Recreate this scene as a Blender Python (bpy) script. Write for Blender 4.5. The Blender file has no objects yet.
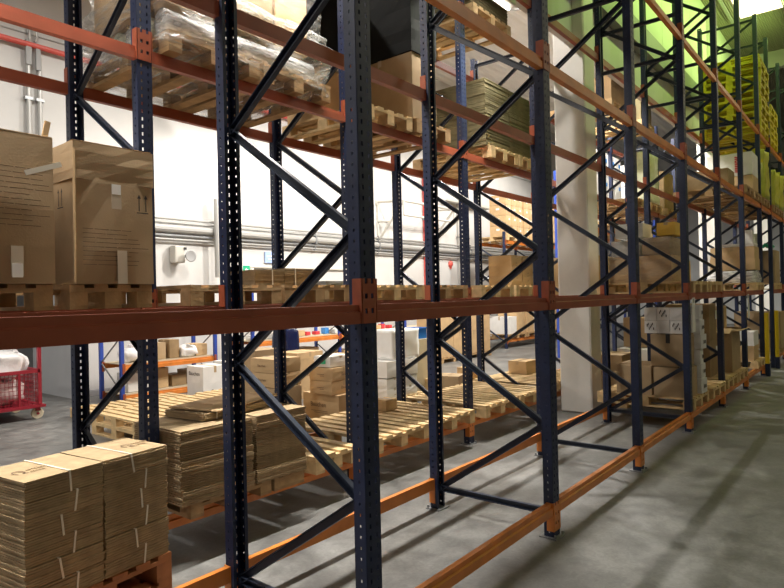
import bpy, bmesh, math, random
from mathutils import Vector, Matrix
random.seed(7)
S = bpy.context.scene
COL = S.collection
PI = math.pi

# ------------------------------------------------------------------ materials
def mat(name, rgb, rough=0.6, metal=0.0, noise=0.0, scale=6.0, bump=0.0, bscale=40.0, spec=0.5):
    m = bpy.data.materials.new(name); m.use_nodes = True
    nt = m.node_tree; b = nt.nodes['Principled BSDF']
    b.inputs['Roughness'].default_value = rough
    b.inputs['Metallic'].default_value = metal
    b.inputs['Specular IOR Level'].default_value = spec
    b.inputs['Base Color'].default_value = (*rgb, 1)
    tc = nt.nodes.new('ShaderNodeTexCoord')
    if noise > 0:
        n = nt.nodes.new('ShaderNodeTexNoise'); n.inputs['Scale'].default_value = scale
        n.inputs['Detail'].default_value = 6
        r = nt.nodes.new('ShaderNodeValToRGB')
        r.color_ramp.elements[0].position = 0.3; r.color_ramp.elements[1].position = 0.72
        r.color_ramp.elements[0].color = (*[c * (1 - noise) for c in rgb], 1)
        r.color_ramp.elements[1].color = (*[min(1, c * (1 + noise * 0.6)) for c in rgb], 1)
        nt.links.new(tc.outputs['Object'], n.inputs['Vector'])
        nt.links.new(n.outputs['Fac'], r.inputs['Fac'])
        nt.links.new(r.outputs['Color'], b.inputs['Base Color'])
    if bump > 0:
        n2 = nt.nodes.new('ShaderNodeTexNoise'); n2.inputs['Scale'].default_value = bscale
        bp = nt.nodes.new('ShaderNodeBump'); bp.inputs['Strength'].default_value = bump
        bp.inputs['Distance'].default_value = 0.02
        nt.links.new(tc.outputs['Object'], n2.inputs['Vector'])
        nt.links.new(n2.outputs['Fac'], bp.inputs['Height'])
        nt.links.new(bp.outputs['Normal'], b.inputs['Normal'])
    return m

def emit(name, rgb, power):
    m = bpy.data.materials.new(name); m.use_nodes = True
    b = m.node_tree.nodes['Principled BSDF']
    b.inputs['Base Color'].default_value = (*rgb, 1)
    b.inputs['Emission Color'].default_value = (*rgb, 1)
    b.inputs['Emission Strength'].default_value = power
    return m

def film_mat(name, rgb, opac):
    m = bpy.data.materials.new(name); m.use_nodes = True
    nt = m.node_tree; b = nt.nodes['Principled BSDF']; out = nt.nodes['Material Output']
    b.inputs['Base Color'].default_value = (*rgb, 1); b.inputs['Roughness'].default_value = 0.18
    tr = nt.nodes.new('ShaderNodeBsdfTransparent'); mx = nt.nodes.new('ShaderNodeMixShader')
    tc = nt.nodes.new('ShaderNodeTexCoord'); n = nt.nodes.new('ShaderNodeTexNoise')
    mp = nt.nodes.new('ShaderNodeMapping'); mp.inputs['Scale'].default_value = (3, 3, 12)
    mp.inputs['Rotation'].default_value = (0.3, 0.5, 0)
    n.inputs['Scale'].default_value = 2.5; n.inputs['Detail'].default_value = 5
    r = nt.nodes.new('ShaderNodeMapRange')
    r.inputs['From Min'].default_value = 0.35; r.inputs['From Max'].default_value = 0.7
    r.inputs['To Min'].default_value = opac * 0.35; r.inputs['To Max'].default_value = min(1, opac * 1.7)
    bp = nt.nodes.new('ShaderNodeBump'); bp.inputs['Strength'].default_value = 0.7; bp.inputs['Distance'].default_value = 0.05
    nt.links.new(tc.outputs['Object'], mp.inputs['Vector']); nt.links.new(mp.outputs['Vector'], n.inputs['Vector'])
    nt.links.new(n.outputs['Fac'], r.inputs['Value']); nt.links.new(r.outputs['Result'], mx.inputs['Fac'])
    nt.links.new(n.outputs['Fac'], bp.inputs['Height']); nt.links.new(bp.outputs['Normal'], b.inputs['Normal'])
    nt.links.new(tr.outputs['BSDF'], mx.inputs[1]); nt.links.new(b.outputs['BSDF'], mx.inputs[2])
    nt.links.new(mx.outputs['Shader'], out.inputs['Surface'])
    return m

def floor_mat():
    m = mat('polished_concrete', (0.25, 0.245, 0.235), 0.34, noise=0.0)
    nt = m.node_tree; b = nt.nodes['Principled BSDF']
    tc = nt.nodes.new('ShaderNodeTexCoord')
    def noise(s, d, dist=0):
        n = nt.nodes.new('ShaderNodeTexNoise'); n.inputs['Scale'].default_value = s
        n.inputs['Detail'].default_value = d; n.inputs['Distortion'].default_value = dist
        nt.links.new(tc.outputs['Object'], n.inputs['Vector']); return n
    n1 = noise(0.9, 8, 0.8); n2 = noise(5.5, 10, 0.4); n3 = noise(60, 3)
    r1 = nt.nodes.new('ShaderNodeValToRGB')
    r1.color_ramp.elements[0].color = (0.135, 0.133, 0.13, 1); r1.color_ramp.elements[1].color = (0.235, 0.232, 0.227, 1)
    r1.color_ramp.elements[0].position = 0.33; r1.color_ramp.elements[1].position = 0.68
    nt.links.new(n1.outputs['Fac'], r1.inputs['Fac'])
    r2 = nt.nodes.new('ShaderNodeValToRGB')
    r2.color_ramp.elements[0].color = (0.62, 0.62, 0.62, 1); r2.color_ramp.elements[1].color = (1.12, 1.12, 1.1, 1)
    r2.color_ramp.elements[0].position = 0.3; r2.color_ramp.elements[1].position = 0.7
    nt.links.new(n2.outputs['Fac'], r2.inputs['Fac'])
    mx = nt.nodes.new('ShaderNodeMixRGB'); mx.blend_type = 'MULTIPLY'; mx.inputs['Fac'].default_value = 1
    nt.links.new(r1.outputs['Color'], mx.inputs[1]); nt.links.new(r2.outputs['Color'], mx.inputs[2])
    n4 = noise(22, 12, 1.5)
    r4 = nt.nodes.new('ShaderNodeValToRGB')
    r4.color_ramp.elements[0].color = (0.86, 0.86, 0.86, 1); r4.color_ramp.elements[1].color = (1.08, 1.08, 1.07, 1)
    r4.color_ramp.elements[0].position = 0.35; r4.color_ramp.elements[1].position = 0.65
    nt.links.new(n4.outputs['Fac'], r4.inputs['Fac'])
    mx2 = nt.nodes.new('ShaderNodeMixRGB'); mx2.blend_type = 'MULTIPLY'; mx2.inputs['Fac'].default_value = 1
    nt.links.new(mx.outputs['Color'], mx2.inputs[1]); nt.links.new(r4.outputs['Color'], mx2.inputs[2])
    nt.links.new(mx2.outputs['Color'], b.inputs['Base Color'])
    rr = nt.nodes.new('ShaderNodeMapRange'); rr.inputs['To Min'].default_value = 0.26; rr.inputs['To Max'].default_value = 0.6
    nt.links.new(n2.outputs['Fac'], rr.inputs['Value']); nt.links.new(rr.outputs['Result'], b.inputs['Roughness'])
    bp = nt.nodes.new('ShaderNodeBump'); bp.inputs['Strength'].default_value = 0.08; bp.inputs['Distance'].default_value = 0.01
    nt.links.new(n3.outputs['Fac'], bp.inputs['Height']); nt.links.new(bp.outputs['Normal'], b.inputs['Normal'])
    return m

def corrugated(name, rgb, axis, pitch, rough=0.6):
    m = mat(name, rgb, rough)
    nt = m.node_tree; b = nt.nodes['Principled BSDF']
    tc = nt.nodes.new('ShaderNodeTexCoord'); w = nt.nodes.new('ShaderNodeTexWave')
    w.wave_type = 'BANDS'; w.bands_direction = axis; w.inputs['Scale'].default_value = pitch
    bp = nt.nodes.new('ShaderNodeBump'); bp.inputs['Strength'].default_value = 0.6; bp.inputs['Distance'].default_value = 0.05
    nt.links.new(tc.outputs['Object'], w.inputs['Vector']); nt.links.new(w.outputs['Fac'], bp.inputs['Height'])
    nt.links.new(bp.outputs['Normal'], b.inputs['Normal'])
    return m

M = dict(
    floor=floor_mat(),
    wall=mat('white_wall_paint', (0.60, 0.59, 0.575), 0.7, noise=0.06, scale=1.3, bump=0.05, bscale=25),
    wallgrey=mat('grey_wall_paint', (0.50, 0.51, 0.53), 0.7, noise=0.08, scale=1.5),
    dado=mat('pale_concrete', (0.72, 0.70, 0.66), 0.75, noise=0.10, scale=3, bump=0.1),
    ceil=corrugated('ceiling_sheet', (0.30, 0.27, 0.20), 'Y', 6.0),
    ceilwhite=corrugated('white_ceiling_sheet', (0.84, 0.81, 0.77), 'Y', 1.2),
    blue=mat('navy_rack_paint', (0.009, 0.018, 0.060), 0.5, noise=0.25, scale=9, spec=0.5),
    brace=mat('grey_blue_brace_paint', (0.022, 0.031, 0.058), 0.42, noise=0.2, scale=9),
    brightblue=mat('bright_blue_rack_paint', (0.03, 0.07, 0.36), 0.4, noise=0.15),
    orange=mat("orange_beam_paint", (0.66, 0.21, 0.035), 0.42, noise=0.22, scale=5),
    shadedorange=mat('shaded_orange_beam_paint', (0.34, 0.080, 0.038), 0.45, noise=0.2, scale=5),  # the orange beam paint again, with the dim light put into its colour
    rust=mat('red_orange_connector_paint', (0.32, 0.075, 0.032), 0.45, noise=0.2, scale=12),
    steel=mat('galvanised_steel', (0.30, 0.31, 0.32), 0.4, 0.6, noise=0.15, scale=10),
    wood=mat('pale_pallet_wood', (0.66, 0.47, 0.24), 0.75, noise=0.28, scale=8, bump=0.15),
    oldwood=mat('weathered_pallet_wood', (0.42, 0.27, 0.13), 0.8, noise=0.3, scale=8, bump=0.15),
    redwood=mat('red_brown_pallet_wood', (0.40, 0.15, 0.05), 0.7, noise=0.3, scale=8),
    yellow=mat('yellow_painted_wood', (0.72, 0.60, 0.03), 0.6, noise=0.25, scale=7),
    card=mat('brown_cardboard', (0.41, 0.29, 0.165), 0.85, noise=0.10, scale=5, bump=0.05, bscale=90),
    card2=mat('tan_cardboard', (0.56, 0.38, 0.20), 0.85, noise=0.10, scale=5),
    card3=mat('dark_cardboard', (0.30, 0.20, 0.10), 0.85, noise=0.14, scale=5),
    sheet=mat('cardboard_edges', (0.40, 0.29, 0.165), 0.9, noise=0.22, scale=14),
    sheet2=mat('cardboard_edges_deeper', (0.32, 0.23, 0.13), 0.9, noise=0.25, scale=14),
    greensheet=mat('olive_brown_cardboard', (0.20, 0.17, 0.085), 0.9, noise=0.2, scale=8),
    tape=mat('packing_tape', (0.50, 0.36, 0.21), 0.25, noise=0.08),
    cleartape=mat('clear_tape', (0.55, 0.47, 0.36), 0.2),
    blacktape=mat('black_tape', (0.02, 0.02, 0.02), 0.3),
    white=mat('white_plastic', (0.80, 0.80, 0.79), 0.45, noise=0.05),
    whitebox=mat('white_cardboard', (0.76, 0.74, 0.71), 0.75, noise=0.06),
    paper=mat('white_label_paper', (0.82, 0.81, 0.78), 0.7),
    ink=mat('black_print', (0.05, 0.04, 0.035), 0.7),
    brownink=mat('brown_print', (0.15, 0.095, 0.055), 0.8),
    bluelabel=mat('blue_label_print', (0.05, 0.25, 0.65), 0.5),
    redink=mat('red_print', (0.6, 0.04, 0.05), 0.6),
    black=mat('black_wrap', (0.008, 0.009, 0.009), 0.75, bump=0.15, bscale=8, spec=0.25),
    red=mat('red_paint', (0.28, 0.015, 0.03), 0.4, noise=0.12),
    redpipe=mat('red_pipe_paint', (0.62, 0.09, 0.07), 0.45),
    pipe=mat('grey_conduit', (0.42, 0.415, 0.40), 0.4, 0.2),
    cream=mat('cream_painted_metal', (0.55, 0.53, 0.48), 0.5),
    green=mat('green_sign_plastic', (0.02, 0.42, 0.22), 0.4),
    bluesign=mat('pale_blue_sign', (0.35, 0.48, 0.85), 0.4),
    tote=mat('blue_tote_plastic', (0.02, 0.18, 0.65), 0.4),
    grey=mat('mid_grey_plastic', (0.32, 0.32, 0.32), 0.5),
    dark=mat('dark_gap', (0.03, 0.03, 0.03), 0.8),
    rubber=mat('cream_wheel_rubber', (0.62, 0.55, 0.40), 0.5),
    guard=mat('yellow_guard_plastic', (0.78, 0.55, 0.02), 0.4),
    strap=mat('white_strap', (0.80, 0.76, 0.66), 0.4),
    film=film_mat('clear_stretch_film', (0.50, 0.50, 0.48), 0.34),
    thinfilm=film_mat('thin_stretch_film', (0.85, 0.85, 0.84), 0.12),
    whitefilm=film_mat('milky_stretch_film', (0.86, 0.86, 0.87), 0.75),
    yellowfilm=mat('yellow_film', (0.62, 0.60, 0.08), 0.35, noise=0.2, bump=0.5, bscale=9),
    bluefilm=mat('dark_blue_film', (0.006, 0.012, 0.055), 0.22, bump=0.6, bscale=12),
    greenfilm=mat('pale_film_wrap', (0.60, 0.62, 0.46), 0.35, noise=0.2, bump=0.5, bscale=9),
    beige=mat('beige_board', (0.55, 0.47, 0.33), 0.8, noise=0.08),
    bag=mat('white_plastic_bag', (0.82, 0.80, 0.80), 0.3, noise=0.08, bump=0.6, bscale=10),
    pinkbag=mat('pinkish_plastic_bag', (0.72, 0.60, 0.58), 0.35, noise=0.2, bump=0.6, bscale=9),
    amber=mat('amber_yellow_card', (0.80, 0.50, 0.08), 0.7, noise=0.1),
    beam_grey=mat('grey_steel_paint', (0.20, 0.20, 0.20), 0.5),
    bulb=emit('lamp_glow', (1.0, 0.95, 0.85), 8.0),
    greenglow=emit('green_tube_glow', (0.62, 1.0, 0.22), 1.6),
    sky=emit('roof_light_glow', (1.0, 0.86, 0.60), 2.2),
)

# ------------------------------------------------------------------ mesh helpers
class MB:
    def __init__(s): s.bm = bmesh.new()
    def box(s, c, size, rot=None, jit=0.0):
        vs = []
        for dx, dy, dz in ((-1,-1,-1),(1,-1,-1),(1,1,-1),(-1,1,-1),(-1,-1,1),(1,-1,1),(1,1,1),(-1,1,1)):
            v = Vector((dx*size[0]/2, dy*size[1]/2, dz*size[2]/2))
            if jit: v += Vector([random.uniform(-jit, jit) for _ in range(3)])
            if rot is not None: v = rot @ v
            vs.append(s.bm.verts.new(v + Vector(c)))
        for f in ((0,3,2,1),(4,5,6,7),(0,1,5,4),(1,2,6,5),(2,3,7,6),(3,0,4,7)):
            s.bm.faces.new([vs[i] for i in f])
        return s
    def quad(s, pts):
        s.bm.faces.new([s.bm.verts.new(Vector(p)) for p in pts]); return s
    def tube(s, a, b, r, n=10):
        a = Vector(a); b = Vector(b); d = b - a; L = d.length
        q = Vector((0,0,1)).rotation_difference(d.normalized()).to_matrix()
        r0, r1 = (r if isinstance(r, tuple) else (r, r))
        ra = [s.bm.verts.new(a + q @ Vector((math.cos(2*PI*i/n)*r0, math.sin(2*PI*i/n)*r0, 0))) for i in range(n)]
        rb = [s.bm.verts.new(a + q @ Vector((math.cos(2*PI*i/n)*r1, math.sin(2*PI*i/n)*r1, L))) for i in range(n)]
        for i in range(n):
            s.bm.faces.new([ra[i], ra[(i+1)%n], rb[(i+1)%n], rb[i]])
        s.bm.faces.new(ra[::-1]); s.bm.faces.new(rb); return s
    def prism(s, prof, o, ax, ay, al):
        """closed profile in (ax, ay) extruded along al"""
        o = Vector(o); ax = Vector(ax); ay = Vector(ay); al = Vector(al)
        va = [s.bm.verts.new(o + ax*p[0] + ay*p[1]) for p in prof]
        vb = [s.bm.verts.new(o + ax*p[0] + ay*p[1] + al) for p in prof]
        n = len(prof)
        for i in range(n): s.bm.faces.new([va[i], va[(i+1)%n], vb[(i+1)%n], vb[i]])
        s.bm.faces.new(va[::-1]); s.bm.faces.new(vb); return s
    def lathe(s, prof, c=(0,0,0), n=20, rot=None):
        rings = []
        for r, z in prof:
            ring = []
            for i in range(n):
                v = Vector((math.cos(2*PI*i/n)*r, math.sin(2*PI*i/n)*r, z))
                if rot is not None: v = rot @ v
                ring.append(s.bm.verts.new(v + Vector(c)))
            rings.append(ring)
        for a, b in zip(rings, rings[1:]):
            for i in range(n): s.bm.faces.new([a[i], a[(i+1)%n], b[(i+1)%n], b[i]])
        s.bm.faces.new(rings[0][::-1]); s.bm.faces.new(rings[-1]); return s
    def blob(s, c, size, seed=0, sub=3, amp=0.12):
        r = random.Random(seed)
        ph = [r.uniform(0, 6) for _ in range(9)]
        g = bmesh.ops.create_icosphere(s.bm, subdivisions=sub, radius=1)
        for v in g['verts']:
            p = v.co.copy()
            k = 1 + amp*(math.sin(4*p.x+ph[0])*math.sin(5*p.y+ph[1]) + math.sin(7*p.z+ph[2]+3*p.x)*0.6 + 0.4*math.sin(13*p.x+11*p.y+ph[3]))
            e = 0.6
            p = Vector([math.copysign(abs(t)**e, t) for t in p]) * k
            v.co = Vector((p.x*size[0]/2, p.y*size[1]/2, p.z*size[2]/2)) + Vector(c)
        return s
    def bevel(s, w, seg=2):
        bmesh.ops.bevel(s.bm, geom=list(s.bm.edges), offset=w, segments=seg, affect='EDGES', profile=0.5); return s
    def mesh(s, name, m, smooth=False):
        bmesh.ops.recalc_face_normals(s.bm, faces=s.bm.faces)
        me = bpy.data.meshes.new(name); s.bm.to_mesh(me); s.bm.free()
        me.materials.append(m)
        if smooth:
            for p in me.polygons: p.use_smooth = True
        return me
    def build(s, name, m, parent=None, loc=(0,0,0), rz=0, smooth=False):
        return link(name, s.mesh(name, m, smooth), parent, loc, rz)

def link(name, me, parent=None, loc=(0,0,0), rz=0):
    o = bpy.data.objects.new(name, me); COL.objects.link(o)
    o.location = loc; o.rotation_euler = (0, 0, rz)
    if parent is not None: o.parent = parent
    return o
def tag(o, label, cat, group=None):
    o['label'] = label; o['category'] = cat
    if group: o['group'] = group
    return o
def thing(name, label, cat, loc=(0,0,0), rz=0, group=None):
    return tag(link(name, None, None, loc, rz), label, cat, group)
def struct(name, mb, m):
    o = mb.build(name, m); o['kind'] = 'structure'; return o
def copy_tree(o, parent=None):
    c = o.copy(); COL.objects.link(c)
    if parent is not None: c.parent = parent
    for ch in list(o.children): copy_tree(ch, c)
    return c
def text(name, s, size, m, parent, loc, rot, align='CENTER'):
    cu = bpy.data.curves.new(name, 'FONT'); cu.body = s; cu.size = size; cu.extrude = 0.0006
    cu.align_x = align; cu.align_y = 'CENTER'
    t = bpy.data.objects.new(name, cu); COL.objects.link(t)
    bpy.context.view_layer.update()
    me = bpy.data.meshes.new_from_object(t.evaluated_get(bpy.context.evaluated_depsgraph_get()))
    bpy.data.objects.remove(t)
    me.materials.clear(); me.materials.append(m)
    o = link(name, me, parent, loc); o.rotation_euler = rot
    return o
FRONT = (PI/2, 0, 0)          # text on a face looking to -Y
SIDE = (PI/2, 0, -PI/2)       # text on a face looking to -X

ORD = ['leftmost', 'second', 'third', 'fourth', 'fifth', 'sixth', 'seventh', 'eighth', 'ninth', 'tenth', 'eleventh', 'twelfth', 'thirteenth']

# ------------------------------------------------------------------ room
CEIL = 9.0
YW = 11.5
struct('floor', MB().box((14, 4, -0.1), (48, 26, 0.2)), M['floor'])
struct('ceiling_aisle', MB().box((14, -2.75, CEIL + 0.1), (48, 12.5, 0.2)), M['ceil'])
struct('ceiling_hall', MB().box((14, 10.25, CEIL + 0.1), (48, 13.5, 0.2)), M['ceilwhite'])
# back wall with a wide opening at its left end
struct('wall_back', MB().box((21.45, YW + 0.15, 4.5), (33.1, 0.3, 9)).box((-0.6, YW + 0.15, 6.0), (11.0, 0.3, 6.0)), M['wall'])
struct('wall_reveal', MB().box((4.98, YW + 0.8, 1.5), (0.16, 1.9, 3.0)), M['wallgrey'])
struct('wall_beyond', MB().box((0, 15.2, 2.0), (14, 0.2, 4.0)), M['wallgrey'])
struct('wall_left', MB().box((-6.1, 4, 4.5), (0.2, 26, 9)), M['wall'])
struct('wall_far', MB().box((34.1, 4, 4.5), (0.2, 26, 9)), M['wallgrey'])
struct('wall_aisle', MB().box((14, -6.1, 4.5), (48, 0.2, 9)), M['wall'])
# hanging partition on the column line, with panel joints
mb = MB()
xx = -6.0
while xx < 34:
    mb.box((xx + 0.595, 3.46, 7.18), (1.19, 0.12, 3.64)); xx += 1.2
mb.box((14, 3.48, 7.18), (40, 0.08, 3.6))
struct('wall_partition', mb, M['wall'])
struct('trim_1', MB().box((14, 3.31, 6.28), (40, 0.16, 0.42)), M['beam_grey'])
for i, x in enumerate((8.65, 17.55, 26.4)):
    mb = MB().box((x, 3.465, 4.5), (0.40, 0.47, 9.0)).bevel(0.02, 1)
    struct('column_%d' % (i + 1), mb, M['dado'])
struct('baseboard_back', MB().box((21.5, YW - 0.01, 0.06), (32.9, 0.02, 0.12)), M['wallgrey'])
struct('window_1', MB().box((17.7, -1.6, CEIL - 0.02), (1.7, 8.8, 0.04)), M['sky'])
mb = MB()
for k in range(8): mb.box((17.7, -5.4 + 1.2 * k, CEIL - 0.06), (1.8, 0.06, 0.06))
struct('trim_2', mb, M['pipe'])
mb = MB()
for x in (5.0, 13.3, 22.0): mb.box((x, -1.4, CEIL - 0.25), (0.25, 9.0, 0.5))
struct('trim_3', mb, M['cream'])

# ------------------------------------------------------------------ rack frames
PITCH = 0.05
def post_mesh(h, face):
    """perforated C-section, face = -1 slots look to -Y, +1 to +Y; axis through origin"""
    bm = MB(); w, d = 0.10, 0.07
    yf = face * d / 2; yb = -yf
    n = int(h / PITCH)
    # slotted face: columns  solid | slot | solid | slot | solid
    xs = [-0.05, -0.028, -0.017, 0.017, 0.028, 0.05]
    def sx(x0, x1, z0, z1): bm.quad([(x0, yf, z0), (x1, yf, z0), (x1, yf, z1), (x0, yf, z1)])
    for i in (0, 2, 4): sx(xs[i], xs[i+1], 0, h)
    for i in (1, 3):
        for k in range(n):
            sx(xs[i], xs[i+1], k*PITCH, k*PITCH + 0.028)
        sx(xs[i], xs[i+1], n*PITCH, h + 0.001)
    # the two flanks with round-ish holes in one column
    for x in (-0.05, 0.05):
        ys = [yf, yf*0.20, yf*-0.10, yb]
        def sy(y0, y1, z0, z1): bm.quad([(x, y0, z0), (x, y1, z0), (x, y1, z1), (x, y0, z1)])
        sy(ys[0], ys[1], 0, h); sy(ys[2], ys[3], 0, h)
        for k in range(n):
            sy(ys[1], ys[2], k*PITCH, k*PITCH + 0.036)
        sy(ys[1], ys[2], n*PITCH, h + 0.001)
        # return lip
        s = 1 if x < 0 else -1
        bm.quad([(x, yb, 0), (x + s*0.02, yb, 0), (x + s*0.02, yb, h), (x, yb, h)])
    bmesh.ops.remove_doubles(bm.bm, verts=bm.bm.verts, dist=1e-5)
    bm2 = bm.bm
    me = bpy.data.meshes.new('upright_post'); bm2.to_mesh(me); bm2.free()
    me.materials.append(M['blue'])
    return me
CH = [(-0.0225,-0.015),(0.0225,-0.015),(0.0225,0.015),(0.0185,0.015),(0.0185,-0.011),(-0.0185,-0.011),(-0.0185,0.015),(-0.0225,0.015)]
def brace_mesh(y0, z0, y1, z1):
    a = Vector((0, y0, z0)); d = Vector((0, y1 - y0, z1 - z0)); L = d.length
    dn = d.normalized(); perp = Vector((0, -dn.z, dn.y))
    mb = MB().prism(CH, a - dn*0.02, perp, (-1, 0, 0), dn*(L + 0.04))
    # bolt heads at both ends
    for t in (a + dn*0.01, a + d - dn*0.01):
        mb.tube(t + Vector((-0.024, 0, 0)), t + Vector((-0.012, 0, 0)), 0.012, 8)
    return mb.mesh('diagonal_brace', M['brace'])
def make_frame(h, depth, nodes_first, extra=()):
    bmf = bmesh.new()
    for y, f in ((0, -1), (depth, 1)):
        me = post_mesh(h, f)
        me.transform(Matrix.Translation((0, y, 0))); bmf.from_mesh(me); bpy.data.meshes.remove(me)
    me = bpy.data.meshes.new('upright_frame'); bmf.to_mesh(me); bmf.free(); me.materials.append(M['blue'])
    root = link('upright_frame', me)
    sd = root.modifiers.new('sheet', 'SOLIDIFY'); sd.thickness = 0.004; sd.offset = 0.0
    for y, f in ((0, -1), (depth, 1)):
        bp = MB().box((0, 0, 0.005), (0.15, 0.13, 0.01))
        for q in (-0.06, 0.06): bp.tube((q, f*0.052, 0.01), (q, f*0.052, 0.03), 0.01, 8)
        bp.build('base_plate', M['steel'], root, (0, y, 0))
    zs = [0.17, 0.79, 1.38, 2.04, 2.68, 3.31, 3.94, 4.57, 5.19, 5.82, 6.45, 7.05]
    yi, yo = 0.035, depth - 0.035
    side = nodes_first
    pts = []
    for z in zs:
        if z > h - 0.08: break
        pts.append((yi if side else yo, z)); side = not side
    for (ya, za), (yb, zb) in zip(pts, pts[1:]):
        link('diagonal_brace', brace_mesh(ya, za, yb, zb), root)
    for z in (0.17,) + tuple(extra):
        link('horizontal_brace', brace_mesh(yi, z, yo, z), root)
    return root

Y0, Y1, Y2, Y3 = 1.87, 2.8636, 3.7855, 4.78
FX = [2.0949 + 1.9769*i for i in range(-1, 7)] + [15.40, 17.35, 19.32]
protoF = make_frame(7.17, Y1 - Y0, False, (4.62, 5.13, 7.08))
protoB = make_frame(5.32, Y3 - Y2, True, (5.22,))
RACK_A = thing('pallet_rack', 'tall navy pallet rack with orange beams along the aisle, nearest the viewer', 'rack', (FX[1], Y0, 0))
RACK_B = thing('pallet_rack', 'shorter navy pallet rack behind the aisle rack, carrying the stacked flat cartons', 'rack', (FX[1], Y2, 0))
for i, x in enumerate(FX):
    o = protoF if i == 0 else copy_tree(protoF)
    o.parent = RACK_A; o.location = (x - FX[1], 0, 0)
for i, x in enumerate(FX[:9]):
    o = protoB if i == 0 else copy_tree(protoB)
    o.parent = RACK_B; o.location = (x - FX[1], 0, 0)

# ------------------------------------------------------------------ beams
BH = 0.086
def connector_mesh(sx, down, hgt, paint):
    """hook plate on a post; sx +1: plate is at the beam's left end; vertical ladder of holes"""
    mb = MB()
    z0 = -down; n = 3 if hgt < 0.23 else 4
    def pl(xa, xb, za, zb): mb.box(((xa+xb)/2, -0.003, (za+zb)/2), (abs(xb-xa), 0.006, zb-za))
    pl(-0.003, 0.012, z0, z0+hgt); pl(0.030, 0.046, z0, z0+hgt)
    st = hgt / n
    for k in range(n):
        pl(0.012, 0.030, z0+k*st, z0+k*st+st*0.66)
    mb.box((0.0535, 0.022, z0 + hgt/2), (0.005, 0.055, hgt))
    if sx < 0:
        for v in mb.bm.verts: v.co.x = -v.co.x
    return mb.mesh('end_connector', M[paint])
PROF = [(0, 0), (0.048, 0), (0.048, BH), (0.013, BH), (0.013, BH*0.66), (0, BH*0.60)]
def make_beam(L, side, hung, paint='shadedorange'):
    """beam along +X from post centre to post centre; side -1: face looks to -Y; hung: connector hangs below"""
    mb = MB().prism([(p[0], p[1] - BH) for p in PROF], (0.055, 0, 0), (0, 1, 0), (0, 0, 1), (L - 0.11, 0, 0))
    down, hg = (0.20, 0.20) if hung else (BH, 0.205)
    parts = [('cross_beam', mb.mesh('cross_beam', M[paint]), 0)]
    parts.append(('end_connector', connector_mesh(1, down, hg, 'rust' if not hung else 'orange'), 0.0))
    parts.append(('end_connector', connector_mesh(-1, down, hg, 'rust' if not hung else 'orange'), L))
    root = None
    for nm, me, x in parts:
        if side > 0:
            for v in me.vertices: v.co.y = -v.co.y
            me.flip_normals()
        o = link(nm, me, root, (x, 0, 0))
        if root is None: root = o
    return root
cache = {}
def beam(rack, x0, x1, y, z, side, hung, paint):
    key = (round(x1 - x0, 3), side, hung, paint)
    if key in cache: o = copy_tree(cache[key])
    else:
        o = make_beam(x1 - x0, side, hung, paint); cache[key] = o
    o.parent = rack; o.location = (x0 - rack.location.x, y + side*0.036 - rack.location.y, z)
    return o
LV = [None, 1.702, 3.41, 4.87]
for i in range(len(FX) - 1):
    x0, x1 = FX[i], FX[i+1]
    for li, z in enumerate(LV):
        for side, y in ((-1, Y0), (1, Y1)):
            if li in (0, 1) and i == 7: continue      # walk-through bay
            beam(RACK_A, x0, x1, y, 0.25 if li == 0 else z, side, li == 0, 'orange' if li != 1 and (li == 0 or side < 0) else 'shadedorange')
    if i < 8:
        for li, z in enumerate(LV):
            for side, y in ((-1, Y2), (1, Y3)):
                beam(RACK_B, x0, x1, y, 0.29 if li == 0 else (5.03 if li == 3 else z), side, li == 0, 'orange' if li == 0 else 'shadedorange')
# yellow post guards either side of the walk-through
for x, nm in ((13.956, 'left'), (15.40, 'right')):
    mb = MB().prism([(-0.07,-0.02),(-0.07,-0.07),(-0.055,-0.085),(0.055,-0.085),(0.07,-0.07),(0.07,-0.02),(0.05,-0.02),(0.05,-0.06),(-0.05,-0.06),(-0.05,-0.02)],
                    (x + 0.0, Y0 - 0.03, 0.25 if nm == 'left' else 0.25), (1,0,0), (0,1,0), (0,0,1.0))
    g = thing('post_guard', 'yellow plastic guard on the %s post of the walk-through gap' % nm, 'post guard', (x, Y0 - 0.03, 0), 0, 'yellow post guards')
    o = mb.build('guard_shell', M['guard'], g, (-x, -(Y0 - 0.03), 0))
    MB().box((0, -0.055, 0.125), (0.14, 0.08, 0.25)).build('foot', M['blue'], g)

# ------------------------------------------------------------------ pallets
def make_pallet(w, d, m, bm_, hb=0.078):
    """w along X, d along Y (boards run along Y); origin at floor centre"""
    root = link('wooden_pallet', None)
    t = 0.022
    mb = MB()
    n = max(4, int(round(w / 0.135)))
    bw = w / n * 0.66
    for k in range(n):
        x = -w/2 + bw/2 + k * (w - bw) / (n - 1)
        mb.box((x, 0, t + hb + t*1.5), (bw, d, t), jit=0.0015)
    for y in (-d/2 + 0.06, 0, d/2 - 0.06): mb.box((0, y, t + hb + t/2), (w, 0.12, t), jit=0.001)
    mb.build('deck', m, root)
    bl = MB().box((0, 0, hb/2), (0.10, 0.13, hb)).mesh('block', bm_)
    for x in (-w/2 + 0.05, 0, w/2 - 0.05):
        for y in (-d/2 + 0.065, 0, d/2 - 0.065): link('block', bl, root, (x, y, t))
    sk = MB().box((0, 0, t/2), (0.10, d, t)).mesh('skid', bm_)
    for x in (-w/2 + 0.05, 0, w/2 - 0.05): link('skid', sk, root, (x, 0, 0))
    return root
PC = {}
def pallet(x, y, z, label, group='wooden pallets', kind='wood', w=0.8, d=1.2, rz=0, hb=0.078, cat='pallet'):
    key = (kind, w, d, hb)
    if key in PC: o = copy_tree(PC[key])
    else:
        o = make_pallet(w, d, M[kind], M[kind], hb); PC[key] = o
    o.location = (x, y, z); o.rotation_euler = (0, 0, rz)
    tag(o, label, cat, group)
    return o
PH = 0.022*3 + 0.078      # 0.144

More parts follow.
